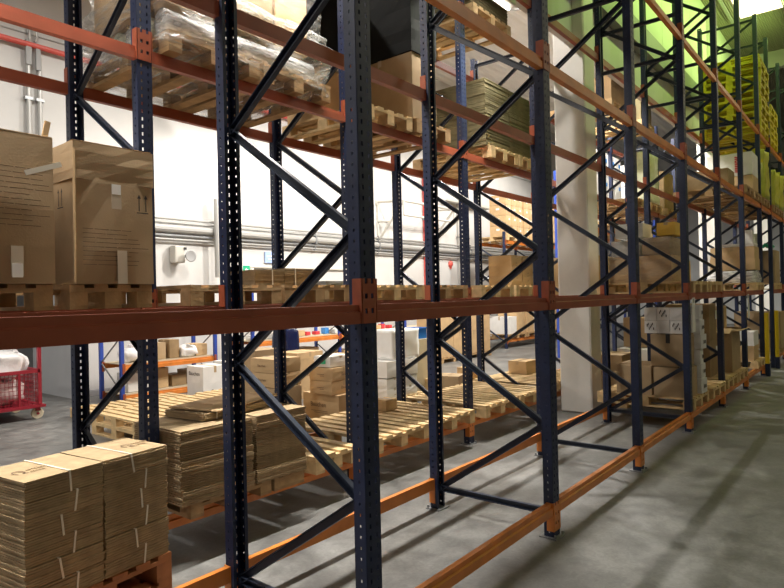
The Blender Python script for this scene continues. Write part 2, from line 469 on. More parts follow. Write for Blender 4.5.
# ------------------------------------------------------------------ cartons
def bulged_box(w, d, h, seed, bul=0.012, bev=0.006):
    mb = MB().box((0, 0, h/2), (w, d, h))
    bmesh.ops.subdivide_edges(mb.bm, edges=mb.bm.edges, cuts=3, use_grid_fill=True)
    r = random.Random(seed)
    bx, by = r.uniform(-bul, bul), r.uniform(-bul, bul)
    for v in mb.bm.verts:
        p = v.co; u_ = p.x/(w/2); v_ = p.y/(d/2); t = (p.z - h/2)/(h/2)
        kz = (1 - t*t)
        if abs(u_) > 0.99: p.x += math.copysign(bul, u_) * kz * (1 - v_*v_)*r.uniform(0.2, 1)
        if abs(v_) > 0.99: p.y += math.copysign(bul, v_) * kz * (1 - u_*u_)*r.uniform(0.2, 1)
        p.x += r.uniform(-1, 1)*0.0018; p.y += r.uniform(-1, 1)*0.0018
    return mb
def carton(x, y, z, w, d, h, label, m='card', group=None, rz=0, seed=None, tape='tape', along='x', name='cardboard_box', cat='box', flaps=True):
    seed = seed if seed is not None else int((x*131 + y*57 + z*31)*10)
    t = thing(name, label, cat, (x, y, z), rz, group)
    bulged_box(w, d, h, seed).build('box_body', M[m], t)
    if flaps:
        g = 0.004
        for s in (-1, 1):
            mb = MB()
            if along == 'x': mb.box((0, s*(d/4 + g/2), h + 0.003), (w*0.985, d/2 - g, 0.005), jit=0.0012)
            else: mb.box((s*(w/4 + g/2), 0, h + 0.003), (w/2 - g, d*0.985, 0.005), jit=0.0012)
            mb.build('flap', M[m], t)
    if tape:
        mb = MB(); tw = 0.05
        if along == 'x':
            mb.box((0, 0, h + 0.0075), (w + 0.006, tw, 0.002))
            mb.box((-w/2 - 0.0025, 0, h - 0.05), (0.0015, tw, 0.115)); mb.box((w/2 + 0.0025, 0, h - 0.05), (0.0015, tw, 0.115))
        else:
            mb.box((0, 0, h + 0.0075), (tw, d + 0.006, 0.002))
            mb.box((0, -d/2 - 0.0025, h - 0.05), (tw, 0.0015, 0.115)); mb.box((0, d/2 + 0.0025, h - 0.05), (tw, 0.0015, 0.115))
        mb.build('tape', M[tape], t)
    return t
def patch(t, nm, m, face, w, d, a, z, sa, sz, off=0.004, lab=None):
    """flat sticker/print on a carton face: face 'F' (-Y) or 'S' (-X); a = offset along the face"""
    mb = MB()
    if face == 'F': mb.box((a, -d/2 - off, z), (sa, 0.0015, sz))
    else: mb.box((-w/2 - off, a, z), (0.0015, sa, sz))
    o = mb.build(nm, M[m], t)
    if lab: o['label'] = lab
    return o
def up_arrows(t, face, w, d, a, z, s=1.0, off=0.0145):
    mb = MB()
    def bx(ca, cz, sa, sz):
        if face == 'F': mb.box((ca, -d/2 - off, cz), (sa, 0.0012, sz))
        else: mb.box((-w/2 - off, ca, cz), (0.0012, sa, sz))
    for q in (-0.022*s, 0.022*s):
        bx(a + q, z, 0.006*s, 0.085*s)
        pts = [(a + q - 0.012*s, z + 0.036*s), (a + q + 0.012*s, z + 0.036*s), (a + q, z + 0.062*s)]
        P3 = [((p[0], -d/2 - off - 0.0006, p[1]) if face == 'F' else (-w/2 - off - 0.0006, p[0], p[1])) for p in pts]
        mb.quad(P3)
    bx(a, z - 0.052*s, 0.075*s, 0.006*s)
    return mb.build('arrow_print', M['ink'], t)
def text_lines(t, face, w, d, a, z0, n, dz, L, m='brownink', off=0.0145, seed=1):
    mb = MB(); r = random.Random(seed)
    for k in range(n):
        l = L * r.uniform(0.75, 1.0); x = -L/2 + l/2 + a
        # each printed line is a run of word-like dashes
        p = x - l/2
        while p < x + l/2 - 0.02:
            q = r.uniform(0.05, 0.14)
            if face == 'F': mb.box((p + q/2, -d/2 - off, z0 - k*dz), (q, 0.001, 0.0035))
            else: mb.box((-w/2 - off, p + q/2, z0 - k*dz), (0.001, q, 0.0055))
            p += q + 0.008
    return mb.build('printed_text', M[m], t)

# ------------------------------------------------------------------ flattened-carton bundles
def bundle(x, y, z, w, d, h, n, label, group, rz=0, strap=None, m='sheet', jit=0.0035, seed=0, bow=0.0):
    t = thing('flat_carton_bundle', label, 'flattened cartons', (x, y, z), rz, group)
    r = random.Random(seed); mb = MB(); th = h / n
    for k in range(n):
        jx, jy = r.uniform(-jit, jit), r.uniform(-jit, jit)
        mb.box((jx, jy, th*(k + 0.5)), (w + r.uniform(-jit, jit), d + r.uniform(-jit, jit), th*0.74), jit=0.0008)
        if k < n - 1: mb.box((jx, jy, th*(k + 1)), (w - 0.016, d - 0.016, th*0.34))
    mb.build('cardboard_sheets', M[m], t)
    if strap is not None:
        a, lean = strap
        sb = MB(); o = 0.004
        R = Matrix.Rotation(lean, 3, 'Y')
        sb.box((a, -d/2 - jit - o, h/2), (0.010, 0.002, h*1.0/max(0.7, math.cos(lean))), R)
        sb.box((a + math.sin(lean)*h/2, 0, h + 0.002), (0.010, d + 2*jit + 2*o, 0.002))
        sb.box((a, d/2 + jit + o, h/2), (0.010, 0.002, h), R)
        sb.build('strap', M['strap'], t)
    return t

def shell(w, d, h, seed, amp=0.02, cuts=8):
    mb = MB().box((0, 0, h/2), (w, d, h))
    bmesh.ops.subdivide_edges(mb.bm, edges=mb.bm.edges, cuts=cuts, use_grid_fill=True)
    r = random.Random(seed); ph = [r.uniform(0, 6) for _ in range(4)]
    for v in mb.bm.verts:
        p = v.co
        k = amp*(math.sin(9*p.x + 4*p.z + ph[0]) * math.sin(7*p.y - 8*p.z + ph[1]) + 0.6*math.sin(21*p.z + 9*p.x + ph[2])) + r.uniform(-1, 1)*amp*0.3
        n = Vector((p.x/w*2, p.y/d*2, (p.z - h/2)/h*2))
        if p.z > 0.01: p += n*k
    return mb

def wrapped_load(x, y, z, w, d, h, label, core='whitebox', film='whitefilm', group=None, seed=0, name='film_wrapped_load', rz=0):
    t = thing(name, label, 'wrapped goods', (x, y, z), rz, group)
    r = random.Random(seed); nx, ny, nz = 2, 2, max(2, int(h/0.25))
    for k in range(nz):
        for i in range(nx):
            for j in range(ny):
                bulged_box(w/nx*0.94, d/ny*0.94, h/nz*0.96, seed + k + i*7 + j*3, 0.006).build('packed_box', M[core], t, (-w/4 + i*w/2, -d/4 + j*d/2, k*h/nz))
    shell(w*1.03, d*1.03, h*1.02, seed, 0.018).build('stretch_film', M[film], t, smooth=True)
    return t
# ================================================================== contents
G_FLAT_A, G_FLAT_B = 'flat cartons on the nearest stack', 'flat cartons on the rear rack floor level'

# ---- nearest stack of flattened cartons, standing on the floor between the two racks
RZ = math.radians(8)
cA = Vector((1.475, 3.385)); ex = Vector((math.cos(RZ), math.sin(RZ))); ey = Vector((-math.sin(RZ), math.cos(RZ)))
def at(a, b): p = cA + ex*a + ey*b; return p.x, p.y
x, y = at(0.01, 0.0)
pallet(x, y, 0.0, 'red-brown pallet on the floor, lower one under the nearest flat carton stack', kind='redwood', w=0.80, d=0.42, rz=RZ)
pallet(x, y, PH, 'red-brown pallet directly under the nearest flat carton stack, topmost of two', kind='redwood', w=0.80, d=0.42, rz=RZ)
hB = 0.1035
leans = [(0.05, 0.10), (-0.03, -0.16), (0.04, 0.12), (-0.02, -0.10), (0.05, 0.14), (0.02, -0.06)]
lay = ['bottom', 'second', 'third', 'fourth', 'fifth', 'topmost']
for c, (a0, cn) in enumerate(((-0.203, 'left'), (0.203, 'right'))):
    for k in range(6):
        x, y = at(a0 + random.uniform(-0.003, 0.003), random.uniform(-0.004, 0.004))
        last = k == 5
        b = bundle(x, y, 2*PH + k*hB, 0.395, 0.40, hB - 0.001, 8,
               'strapped bundle of flat brown cartons, %s in the %s pile of the nearest stack' % (lay[k], cn), G_FLAT_A,
               rz=RZ + random.uniform(-0.012, 0.012), strap=(leans[(k + 2*c) % 6][0], leans[(k + 2*c) % 6][1]), seed=k + 10*c, m='sheet')
        if last:
            # printed emblem and lines on the top sheet
            mb = MB(); zz = hB + 0.0015
            cx0, cy0 = (-0.13, -0.02) if c == 0 else (0.06, -0.02)
            for q in range(24):
                if 15 < q < 20: continue
                a_ = 2*PI*q/24
                mb.box((cx0 + 0.024*math.cos(a_), cy0 + 0.034*math.sin(a_), zz), (0.009, 0.006, 0.001), Matrix.Rotation(a_ + PI/2, 3, 'Z'))
            mb.box((cx0 + 0.018, cy0 - 0.03, zz), (0.026, 0.007, 0.001), Matrix.Rotation(-0.7, 3, 'Z'))
            mb.build('emblem_print', M['brownink'], b)
            mb = MB()
            for q, L in enumerate((0.10, 0.075)):
                for w_ in range(int(L/0.014)): mb.box((cx0 + 0.05 + w_*0.0145, cy0 + 0.018 - q*0.045, zz), (0.0105, 0.014, 0.001))
            mb.build('printed_text', M['card3'], b)

# ---- flat carton stack on the rear rack (floor level)
PZ = 0.29
pallet(2.60, 4.16, PZ, 'low wooden pallet under left half of the flat carton stack, rear rack', kind='oldwood', w=0.68, d=1.16, hb=0.045)
pallet(3.12, 4.16, PZ, 'low wooden pallet under right half of the flat carton stack, rear rack', kind='oldwood', w=0.30, d=1.16, hb=0.045)
zb = PZ + 0.111
hb2 = 0.0985
for c, (x, w, cn) in enumerate(((2.46, 0.60, 'left'), (3.02, 0.50, 'right'))):
    for k in range(5):
        bundle(x + random.uniform(-0.004, 0.004), 3.83 + random.uniform(-0.006, 0.006), zb + k*hb2, w - 0.02, 0.58, hb2 - 0.001, 7,
               'bundle of flat brown cartons, %s in the %s pile on the rear rack floor level' % (['bottom','second','third','fourth','topmost'][k], cn),
               G_FLAT_B, rz=random.uniform(-0.01, 0.01), seed=40 + k + 9*c, m='sheet2' if (k % 2) else 'sheet')
zt = zb + 5*hb2
b = bundle(2.72, 3.92, zt + 0.004, 0.62, 0.42, 0.05, 4, 'loose tied bundle of flat cartons lying on top of the rear flat carton stack', 'loose flat cartons on top', rz=0.12, strap=(-0.2, 0.0), seed=3)
t = thing('flat_carton', 'single large flattened carton slanting across the top of the rear flat stack', 'flattened cartons', (2.80, 3.93, zt + 0.063), 0.25, 'loose flat cartons on top')
mb = MB().box((0, 0, 0.004), (0.70, 0.46, 0.008), jit=0.003)
mb.build('cardboard_sheet', M['card2'], t)
MB().box((0.36, 0.0, 0.002), (0.07, 0.40, 0.005), Matrix.Rotation(-0.25, 3, 'Y')).build('flap', M['card2'], t)

# ---- empty pallets on the rear rack floor level
for k, (x, w, wd) in enumerate(((3.70, 0.52, 'wood'), (4.62, 0.84, 'wood'), (5.50, 0.84, 'wood'), (6.58, 0.82, 'wood'), (7.46, 0.82, 'wood'))):
    pallet(x, 4.22, PZ, 'empty pale pallet on low beams of the rear rack, %s of five from left' % ORD[k], 'empty pallets on the low rear beams', kind=wd, w=w, d=1.2)
carton(5.36, 4.47, PZ + PH + 0.002, 0.20, 0.18, 0.12, 'small open tan box alone on an empty pallet beside the navy post', 'card2', along='y')
carton(9.10, 4.62, PZ + PH + 0.002, 0.42, 0.32, 0.20, 'orange-tan low carton lying on the pallets left of white column', 'card2', along='x')
# pallets on the floor behind the rear rack
for k, x in enumerate((8.46, 9.36)):
    pallet(x, 4.33, PZ, 'pale pallet low on the rear rack behind the white column, %s of two' % ['left', 'right'][k], 'empty pallets on the low rear beams', kind='wood', w=0.8, d=1.2)
for k in range(2):
    pallet(8.95, 5.65, k*PH, 'pale pallet on the floor behind the column, %s of two stacked' % ['lower', 'upper'][k], 'floor pallets behind the rear rack', kind='wood', w=0.8, d=1.2)
for x, y, nm in ((4.14, 7.62, 'front left'), (5.00, 7.70, 'front middle'), (5.86, 7.85, 'front right'), (4.50, 9.10, 'back left'), (5.40, 9.15, 'back right')):
    for q in range(2 if 'front' in nm else 1):
        pallet(x, y, q*PH, 'pale pallet before the blue shelving, %s one in the %s stack' % (['lower', 'upper'][q], nm) if 'front' in nm else 'single pale pallet before the blue shelving, %s one' % nm,
               'pallets before the blue shelving', kind='wood', w=0.8, d=1.2, rz=0.03*((x*7) % 2 - 1))

# ---- big cartons on the left, eye level
LZ = 1.702 + 0.0
pallet(0.98, 4.20, LZ, 'old pallet at eye level under the leftmost huge carton', 'pallets under the two huge cartons', kind='oldwood', w=0.92, d=1.2)
pallet(1.78, 4.20, LZ, 'old pallet at eye level under the huge carton with arrows', 'pallets under the two huge cartons', kind='oldwood', w=0.50, d=1.2)
bz = LZ + PH + 0.003
w, d, h = 0.475, 0.62, 0.79
t = carton(1.792, 3.575 + d/2, bz, w, d, h, 'huge scuffed brown carton with two black arrows, beside the navy post at eye level', 'card', 'huge cartons at eye level', along='x', tape=None, flaps=False, seed=5)
zs = 0.60
# upper collar: the raised lid part, slightly wider
mb = bulged_box(w + 0.014, d + 0.014, 0.215, 8, 0.004)
o = mb.build('lid', M['card'], t, (0, 0, zs + 0.005))
for s in (-1, 1): MB().box((0, s*d*0.25, 0.217), (w, d*0.48, 0.005), Matrix.Rotation(0.05*s, 3, 'X'), jit=0.004).build('flap', M['card'], o)
patch(t, 'shipping_label', 'paper', 'F', w, d, 0.0, 0.565, 0.055, 0.06, 0.016)
patch(t, 'tape', 'cleartape', 'F', w, d, 0.0, 0.49, 0.06, 0.085, 0.0155)
patch(t, 'tape', 'cleartape', 'F', w, d, 0.03, 0.10, 0.06, 0.20, 0.0155)
up_arrows(t, 'F', w, d, 0.165, 0.49)
up_arrows(t, 'S', w, d, -0.16, 0.50, 1.0, 0.0155)
text_lines(t, 'F', w, d, -0.03, 0.32, 9, 0.026, 0.34, seed=4)
mb = MB().box((-w/2 - 0.003, -d/2 - 0.003, h*0.5), (0.012, 0.012, h*0.97), jit=0.004); mb.build('worn_edge', M['card2'], t)
w, d, h = 0.59, 0.62, 0.81
t = carton(1.150, 3.575 + d/2, bz, w, d, h, 'huge brown carton with torn tape strip and rows of print, at photo left edge', 'card', 'huge cartons at eye level', along='x', tape=None, flaps=True, seed=6)
text_lines(t, 'F', w, d, 0.03, 0.62, 12, 0.028, 0.46, seed=9)
patch(t, 'shipping_label', 'paper', 'F', w, d, 0.10, 0.07, 0.052, 0.075, 0.017)
patch(t, 'tape', 'cleartape', 'F', w, d, 0.10, 0.12, 0.06, 0.16, 0.0155)
mb = MB().box((0.235, -d/2 - 0.022, 0.63), (0.20, 0.003, 0.028), Matrix.Rotation(-0.38, 3, 'Y')); mb.build('torn_tape', M['strap'], t)
MB().box((w/2 - 0.03, -d/2 + 0.02, h + 0.03), (0.03, 0.012, 0.13), Matrix.Rotation(0.2, 3, 'Y')).build('torn_flap', M['card2'], t)

# ---- rear rack, eye level
pallet(2.74, 4.25, LZ, 'old pallet at eye level, left of two in the second bay of rear rack', 'eye-level pallets of the rear rack', kind='oldwood', w=0.80)
pallet(3.56, 4.25, LZ, 'old pallet at eye level, right of two in the second bay of rear rack', 'eye-level pallets of the rear rack', kind='oldwood', w=0.78)
bz = LZ + PH + 0.002
bundle(3.16, 3.98, bz, 0.30, 0.34, 0.125, 7, 'small grey-brown bundle of flat cartons on an eye-level pallet, left of pair', 'flat bundles at eye level', seed=71, m='sheet2', strap=(0.02, 0))
bundle(3.475, 3.98, bz, 0.32, 0.34, 0.14, 8, 'small grey-brown bundle of flat cartons on an eye-level pallet, right of pair', 'flat bundles at eye level', seed=72, m='sheet2', strap=(-0.05, 0))
for k, (x, kd) in enumerate(((4.60, 'wood'), (5.48, 'oldwood'), (6.58, 'wood'), (7.45, 'wood'))):
    pallet(x, 4.25, LZ, 'pale pallet at eye level of the rear rack, %s of four right of the middle' % ORD[k], 'eye-level pallets of the rear rack', kind=kd, w=0.8)
carton(4.50, 4.5, bz, 0.36, 0.30, 0.06, 'flat grey tray on an eye-level pallet behind the second frame', 'grey', tape=None, flaps=False, name='grey_tray', cat='tray')
q = 0
for j in range(2):
    for i in range(3):
        carton(7.42 + j*0.33, 4.0, bz + i*0.135, 0.31, 0.34, 0.13, 'tan carton at eye level behind second post, %s row of the %s pile' % (['bottom', 'middle', 'top'][i], ['left', 'right'][j]), 'card2', 'small carton piles at eye level', along='y')

# ---- rear rack, second level
L2 = 3.412
bz = L2 + PH + 0.003
pallet(2.60, 4.26, L2, 'wooden pallet under left half of the film-wrapped load, second level', 'second-level pallets of the rear rack', kind='oldwood', w=0.76)
pallet(3.38, 4.26, L2, 'wooden pallet under right half of the film-wrapped load, second level', 'second-level pallets of the rear rack', kind='oldwood', w=0.72)
t = thing('film_wrapped_load', 'big film-wrapped load with tall tan cartons above silvery rolls, second level at left', 'wrapped goods', (2.93, 4.22, bz), 0)
for i, (x, w) in enumerate(((-0.54, 0.34), (-0.02, 0.56), (0.46, 0.34))):
    bulged_box(w, 0.95, 1.25, 80 + i).build('packed_box', M[['card2', 'card', 'card2'][i]], t, (x, 0, 0.22))
for k in range(5):
    MB().tube((-0.68, -0.42 + 0.2*k, 0.10), (0.68, -0.42 + 0.2*k, 0.10), 0.088, 14).build('roll', M['greenfilm' if k % 2 else 'whitefilm'], t, smooth=True)
shell(1.52, 1.26, 0.50, 3, 0.02, 10).build('stretch_film', M['film'], t, (0, 0.03, -0.115), smooth=True)
shell(1.46, 1.06, 1.2, 4, 0.012, 10).build('stretch_film', M['thinfilm'], t, (0, 0, 0.37), smooth=True)
# second load: carton under black wrap, set back
pallet(4.62, 4.30, L2, 'pale pallet at second level behind the nearest big post, rear rack', 'second-level pallets of the rear rack', kind='wood', w=0.70)
carton(4.62, 4.62, bz, 0.60, 0.50, 0.52, 'light tan carton at second level seen just left of the nearest post', 'card2')
t = thing('wrapped_carton', 'black-wrapped carton with white lower edge above a light tan carton', 'wrapped goods', (4.62, 4.62, bz + 0.535))
shell(0.62, 0.52, 0.75, 12, 0.006, 5).build('black_wrap', M['black'], t, (0, 0, 0.03)); MB().box((0, 0, 0.012), (0.64, 0.54, 0.022)).build('base_edge', M['white'], t)
pallet(5.30, 4.26, L2, 'wooden pallet at second level under the black-topped tan carton', 'second-level pallets of the rear rack', kind='oldwood', w=0.62)
carton(5.18, 4.12, bz, 0.42, 0.85, 0.68, 'large tan carton carrying a black-wrapped box, second level right of nearest post', 'card', along='x', tape='cleartape')
t = thing('wrapped_carton', 'large black-wrapped box on a tan carton, top middle of the photo', 'wrapped goods', (5.18, 4.12, bz + 0.692))
shell(0.44, 0.87, 0.80, 13, 0.006, 6).build('black_wrap', M['black'], t); MB().box((0, 0, 0.81), (0.40, 0.83, 0.012)).build('lid', M['card3'], t)
# dark flat-carton stack, third bay
pallet(6.86, 4.26, L2, 'pale pallet under left pile of the olive flat carton stack, second level', 'second-level pallets of the rear rack', kind='wood', w=0.70)
pallet(7.52, 4.26, L2, 'pale pallet under right pile of the olive flat carton stack, second level', 'second-level pallets of the rear rack', kind='wood', w=0.56)
for c, (x, cn) in enumerate(((6.765, 'left'), (7.375, 'right'))):
    for k in range(4):
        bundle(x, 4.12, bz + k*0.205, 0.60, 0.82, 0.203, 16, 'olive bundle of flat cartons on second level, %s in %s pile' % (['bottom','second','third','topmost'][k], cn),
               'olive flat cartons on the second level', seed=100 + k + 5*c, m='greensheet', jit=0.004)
# third level of the rear rack: dark stack at the top edge
L3 = 5.032
pallet(6.62, 4.26, L3, 'pale pallet high on third level, bottom seen at top edge of the photo', kind='wood', w=0.92)
for k in range(4):
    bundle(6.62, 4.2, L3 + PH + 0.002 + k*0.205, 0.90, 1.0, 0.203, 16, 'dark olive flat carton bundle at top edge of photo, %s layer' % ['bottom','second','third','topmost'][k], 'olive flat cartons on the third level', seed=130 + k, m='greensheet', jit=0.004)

# ================================================================== goods behind the rear rack on the floor
G_BG = 'cartons piled behind the rear rack'
pallet(5.95, 5.75, 0.0, 'pallet on the floor under the big printed carton', 'floor pallets behind the rear rack', kind='wood', w=1.0, d=0.8)
t = carton(5.85, 5.72, PH, 0.62, 0.66, 0.34, 'big tan carton with brown brand word on its side, behind empty pallets', 'card2', G_BG, along='y')
text('brand_print', 'Bauchen', 0.085, M['brownink'], t, (-0.31 - 0.016, 0.03, 0.205), SIDE)
text_lines(t, 'S', 0.62, 0.66, 0.0, 0.125, 2, 0.022, 0.28, seed=3, off=0.016)
mb = MB()
for a, b in (((-0.205, 0.03), (-0.18, 0.085)), ((-0.18, 0.085), (-0.155, 0.03)), ((-0.205, 0.03), (-0.155, 0.03))):
    mb.tube((-0.326, a[0], a[1]), (-0.326, b[0], b[1]), 0.005, 6)
mb.build('triangle_print', M['ink'], t)
z = PH + 0.355
for k in range(2):
    t = carton(5.72, 5.66, z + k*0.17, 0.46, 0.40, 0.16, 'tan carton with black script print, %s of the pair on the big carton' % ['lower', 'upper'][k], 'card2', G_BG, along='y', rz=0.03*k)
    text('brand_print', 'Bauchen', 0.055, M['brownink'], t, (0.02, -0.20 - 0.016, 0.08), FRONT)
    text_lines(t, 'S', 0.46, 0.40, -0.02, 0.085, 2, 0.02, 0.10, seed=k, off=0.016)
t = carton(5.72, 5.66, z + 0.345, 0.40, 0.30, 0.13, 'white carton with green print, topmost of the pile on the big carton', 'whitebox', G_BG, along='y')
MB().box((-0.204, 0.0, 0.07), (0.0015, 0.16, 0.06)).build('green_print', M['green'], t, (-0.012, 0, 0))
carton(5.0, 5.98, 0, 0.44, 0.5, 0.64, 'brown carton on the floor under two tan cartons, left of the big printed carton', 'card', G_BG, along='y')
for k in range(2):
    t = carton(5.02, 5.98, 0.655 + k*0.175, 0.42, 0.46, 0.165, 'tan carton left of the white-topped pile, %s of two beside a navy post' % ['lower', 'upper'][k], 'card2', G_BG, along='y')
    text('brand_print', 'Bauchen', 0.045, M['brownink'], t, (-0.226, 0.0, 0.085), SIDE)
t = carton(5.55, 7.0, 0, 0.5, 0.5, 1.02, 'open-topped tan carton behind the white-topped pile', 'card', G_BG, tape=None)
# film-wrapped white stack and neighbours
pallet(7.60, 6.35, 0, 'pallet on the floor under the white film-wrapped stack', 'floor pallets behind the rear rack', kind='wood', w=1.1, d=0.8)
for k in range(2):
    for j in range(2):
        carton(7.42 + j*0.40, 6.2, PH + k*0.155, 0.38, 0.42, 0.15, 'pinkish-white shrink-wrapped carton, %s %s of four under the white stack' % (['lower', 'upper'][k], ['left', 'right'][j]), 'whitebox', 'white cartons under the film-wrapped stack', tape='cleartape', along='y')
t = carton(7.62, 6.2, PH + 0.325, 0.80, 0.44, 0.25, 'wide white carton under a milky film sheet, behind the second navy frame', 'whitebox', G_BG, along='y')
t = thing('film_wrapped_load', 'milky film-wrapped white block standing on a white carton', 'wrapped goods', (7.75, 6.2, PH + 0.59))
bulged_box(0.62, 0.36, 0.44, 4).build('packed_box', M['white'], t)
shell(0.70, 0.40, 0.47, 9, 0.004).build('stretch_film', M['white'], t, smooth=True)
carton(8.45, 6.45, 0.0, 0.55, 0.45, 0.98, 'tall beige board box right of the white film-wrapped block', 'beige', G_BG, tape=None)
carton(8.10, 5.40, 0, 0.40, 0.40, 0.46, 'brown carton tilted beside the beige board box', 'card', G_BG, rz=0.3)
carton(8.95, 5.55, 2*PH + 0.002, 0.35, 0.3, 0.2, 'small tan carton close to the white column foot', 'card2', G_BG)
mb = MB(); tb = thing('storage_tote', 'small bright blue plastic tote on top of the beige board box', 'tote', (8.50, 6.42, 0.99))
for s in (-0.14, 0.14): mb.box((0, s, 0.095), (0.40, 0.010, 0.19))
for s in (-0.20, 0.20): mb.box((s, 0, 0.095), (0.010, 0.28, 0.19))
mb.box((0, 0, 0.005), (0.40, 0.28, 0.010)); mb.build('body', M['tote'], tb)
MB().box((0, -0.15, 0.18), (0.44, 0.024, 0.024)).box((0, 0.15, 0.18), (0.44, 0.024, 0.024)).box((-0.21, 0, 0.18), (0.024, 0.28, 0.024)).box((0.21, 0, 0.18), (0.024, 0.28, 0.024)).build('rim', M['tote'], tb)
t = thing('fire_extinguisher', 'red fire extinguisher standing by grey post behind the second frame', 'extinguisher', (14.55, 10.40, 0.885))
MB().lathe([(0.09, 0), (0.10, 0.02), (0.10, 0.36), (0.07, 0.43), (0.03, 0.46)]).build('cylinder', M['red'], t, smooth=True)
MB().tube((0, 0, 0.46), (0, 0, 0.52), 0.025).box((0.03, 0, 0.53), (0.14, 0.03, 0.02)).build('valve', M['dark'], t)

# white carton and tan cartons in front of the blue shelving
t = carton(6.42, 9.55, 0, 0.50, 0.5, 0.56, 'white carton with dark script print in front of the orange shelf beam', 'whitebox', 'cartons before the blue shelving', along='y')
text('brand_print', 'Bauchen', 0.10, M['ink'], t, (-0.266, 0.0, 0.44), SIDE); text('brand_print', 'Bauchen', 0.09, M['ink'], t, (0.06, -0.266, 0.12), FRONT)
carton(6.98, 9.55, 0, 0.5, 0.5, 0.60, 'second white carton, directly right of the script-printed white carton', 'whitebox', 'cartons before the blue shelving', along='y')
for k in range(2):
    carton(7.35, 8.1, k*0.40, 0.62, 0.55, 0.39, 'tan carton standing behind the nearest navy frame, %s of two' % ['lower', 'upper'][k], 'card2', 'cartons before the blue shelving', along='y')
carton(9.6, 9.3, 0, 0.5, 0.45, 0.5, 'brown carton on the floor under the second shelf beam', 'card', 'cartons before the blue shelving')

# ---- low blue shelving along the back wall
def shelf_rack(x0, n, L, y0, dpt, h, levels, label):
    T = thing('shelving_unit', label, 'shelving', (x0, y0, 0))
    for i in range(n + 1):
        mb = MB()
        for y in (0, dpt): mb.box((i*L, y, h/2), (0.07, 0.06, h))
        f = mb.bevel(0.006, 1).build('upright_frame', M['brightblue'], T)
        zz = 0.15; s = True
        while zz + 0.5 < h:
            MB().tube((i*L, 0 if s else dpt, zz), (i*L, dpt if s else 0, zz + 0.5), 0.014, 6).build('diagonal_brace', M['steel'], f); zz += 0.5; s = not s
    for i in range(n):
        for z in levels:
            for y in (0, dpt):
                b = MB().prism([(0, 0), (0.04, 0), (0.04, 0.10), (0.014, 0.10), (0.014, 0.07), (0, 0.065)], (0.036, -0.02, -0.10), (0, 1, 0), (0, 0, 1), (L - 0.072, 0, 0)).build('cross_beam', M['orange'], T, (i*L, y, z))
                for q in (0.02, L - 0.02): MB().box((q, -0.036, -0.06), (0.05, 0.006, 0.18)).build('end_connector', M['rust'], b)
            MB().box((L/2, dpt/2, 0.008), (L - 0.08, dpt - 0.05, 0.016)).box((L/2, 0.03, 0.012), (L - 0.08, 0.012, 0.024)).build('shelf_board', M['beige'], T, (i*L, 0, z))
shelf_rack(5.22, 1, 1.90, 10.3, 0.75, 1.62, (0.11, 0.64), 'bright blue shelving with orange beams by the back wall at left')
shelf_rack(7.85, 3, 2.55, 10.05, 0.8, 2.0, (0.12, 0.86), 'long blue shelving with small packages on its orange-edged shelf, behind the carton piles')
G = 'things on the left blue shelving'
r = random.Random(3)
carton(5.62, 10.66, 0.135, 0.42, 0.40, 0.32, 'white carton on lowest shelf of the left blue shelving', 'whitebox', G)
carton(6.05, 10.66, 0.135, 0.28, 0.40, 0.36, 'tan carton on lowest shelf, next to a white carton', 'card2', G)
carton(6.42, 10.66, 0.135, 0.30, 0.4, 0.20, 'flat dark carton on the lowest blue shelving level', 'card3', G)
carton(6.80, 10.66, 0.135, 0.36, 0.4, 0.26, 'brown carton at right end of lowest shelf', 'card', G)
t = thing('plastic_bag', 'crumpled white plastic bag on upper shelf of left blue shelving', 'bag', (5.55, 10.62, 0.66), 0, G)
MB().blob((0, 0, 0.12), (0.34, 0.36, 0.25), 4, 3, 0.14).build('bag_body', M['bag'], t, smooth=True); MB().lathe([(0.03, 0.2), (0.02, 0.26), (0.06, 0.31)]).build('tied_neck', M['bag'], t)
carton(5.98, 10.66, 0.665, 0.34, 0.40, 0.30, 'tall brown open carton on upper shelf of left blue shelving', 'card', G, tape=None)
carton(6.33, 10.66, 0.665, 0.20, 0.40, 0.34, 'narrow dark carton on upper shelf beside the open carton', 'card3', G)
t = thing('plastic_bag', 'white bag with tissue spilling out on the upper shelf, right of dark carton', 'bag', (6.62, 10.55, 0.66), 0, G)
MB().blob((0, 0, 0.11), (0.34, 0.36, 0.22), 9, 3, 0.18).build('bag_body', M['bag'], t, smooth=True); MB().box((0.05, -0.1, 0.2), (0.2, 0.14, 0.02), Matrix.Rotation(0.5, 3, 'Y')).build('loose_paper', M['paper'], t)
carton(6.92, 10.66, 0.665, 0.25, 0.4, 0.22, 'open carton with raised flaps at right end of the upper shelf', 'card2', G, tape=None)
G = 'small goods on the right blue shelving'
names = ['white', 'blue', 'red', 'tan', 'amber', 'grey']; mm = ['whitebox', 'bluelabel', 'redink', 'card2', 'amber', 'grey']
idx = 0
for i in range(20):
    x = 8.15 + i*0.30; q = (i*5 + i//3) % 6
    if x > 12.8: continue
    hh = 0.07 + 0.08*r.random()
    carton(x, 10.38, 0.885, 0.22 if q not in (1, 2) else 0.12, 0.30 if q not in (1, 2) else 0.14, hh, 'small %s package on the right blue shelving, %s place along its shelf' % (names[q], ORD[idx] if idx < 13 else ['fourteenth', 'fifteenth', 'sixteenth', 'seventeenth', 'eighteenth'][idx - 13]), mm[q], G, tape='cleartape' if q == 3 else None, name='package', cat='package'); idx += 1
for i, x in enumerate((8.35, 9.0, 9.6, 10.9, 11.5, 13.5)):
    carton(x, 10.42, 0.145, 0.46, 0.5, 0.3 + 0.08*(i % 3), 'tan carton low on the right blue shelving, %s from the left' % ORD[i], 'card2' if i % 2 else 'card', 'cartons low on the right shelving')
t = thing('film_bundle', 'dark blue film-wrapped bundle hanging upright behind the nearest navy frame', 'bundle', (7.82, 9.0, 0.0))
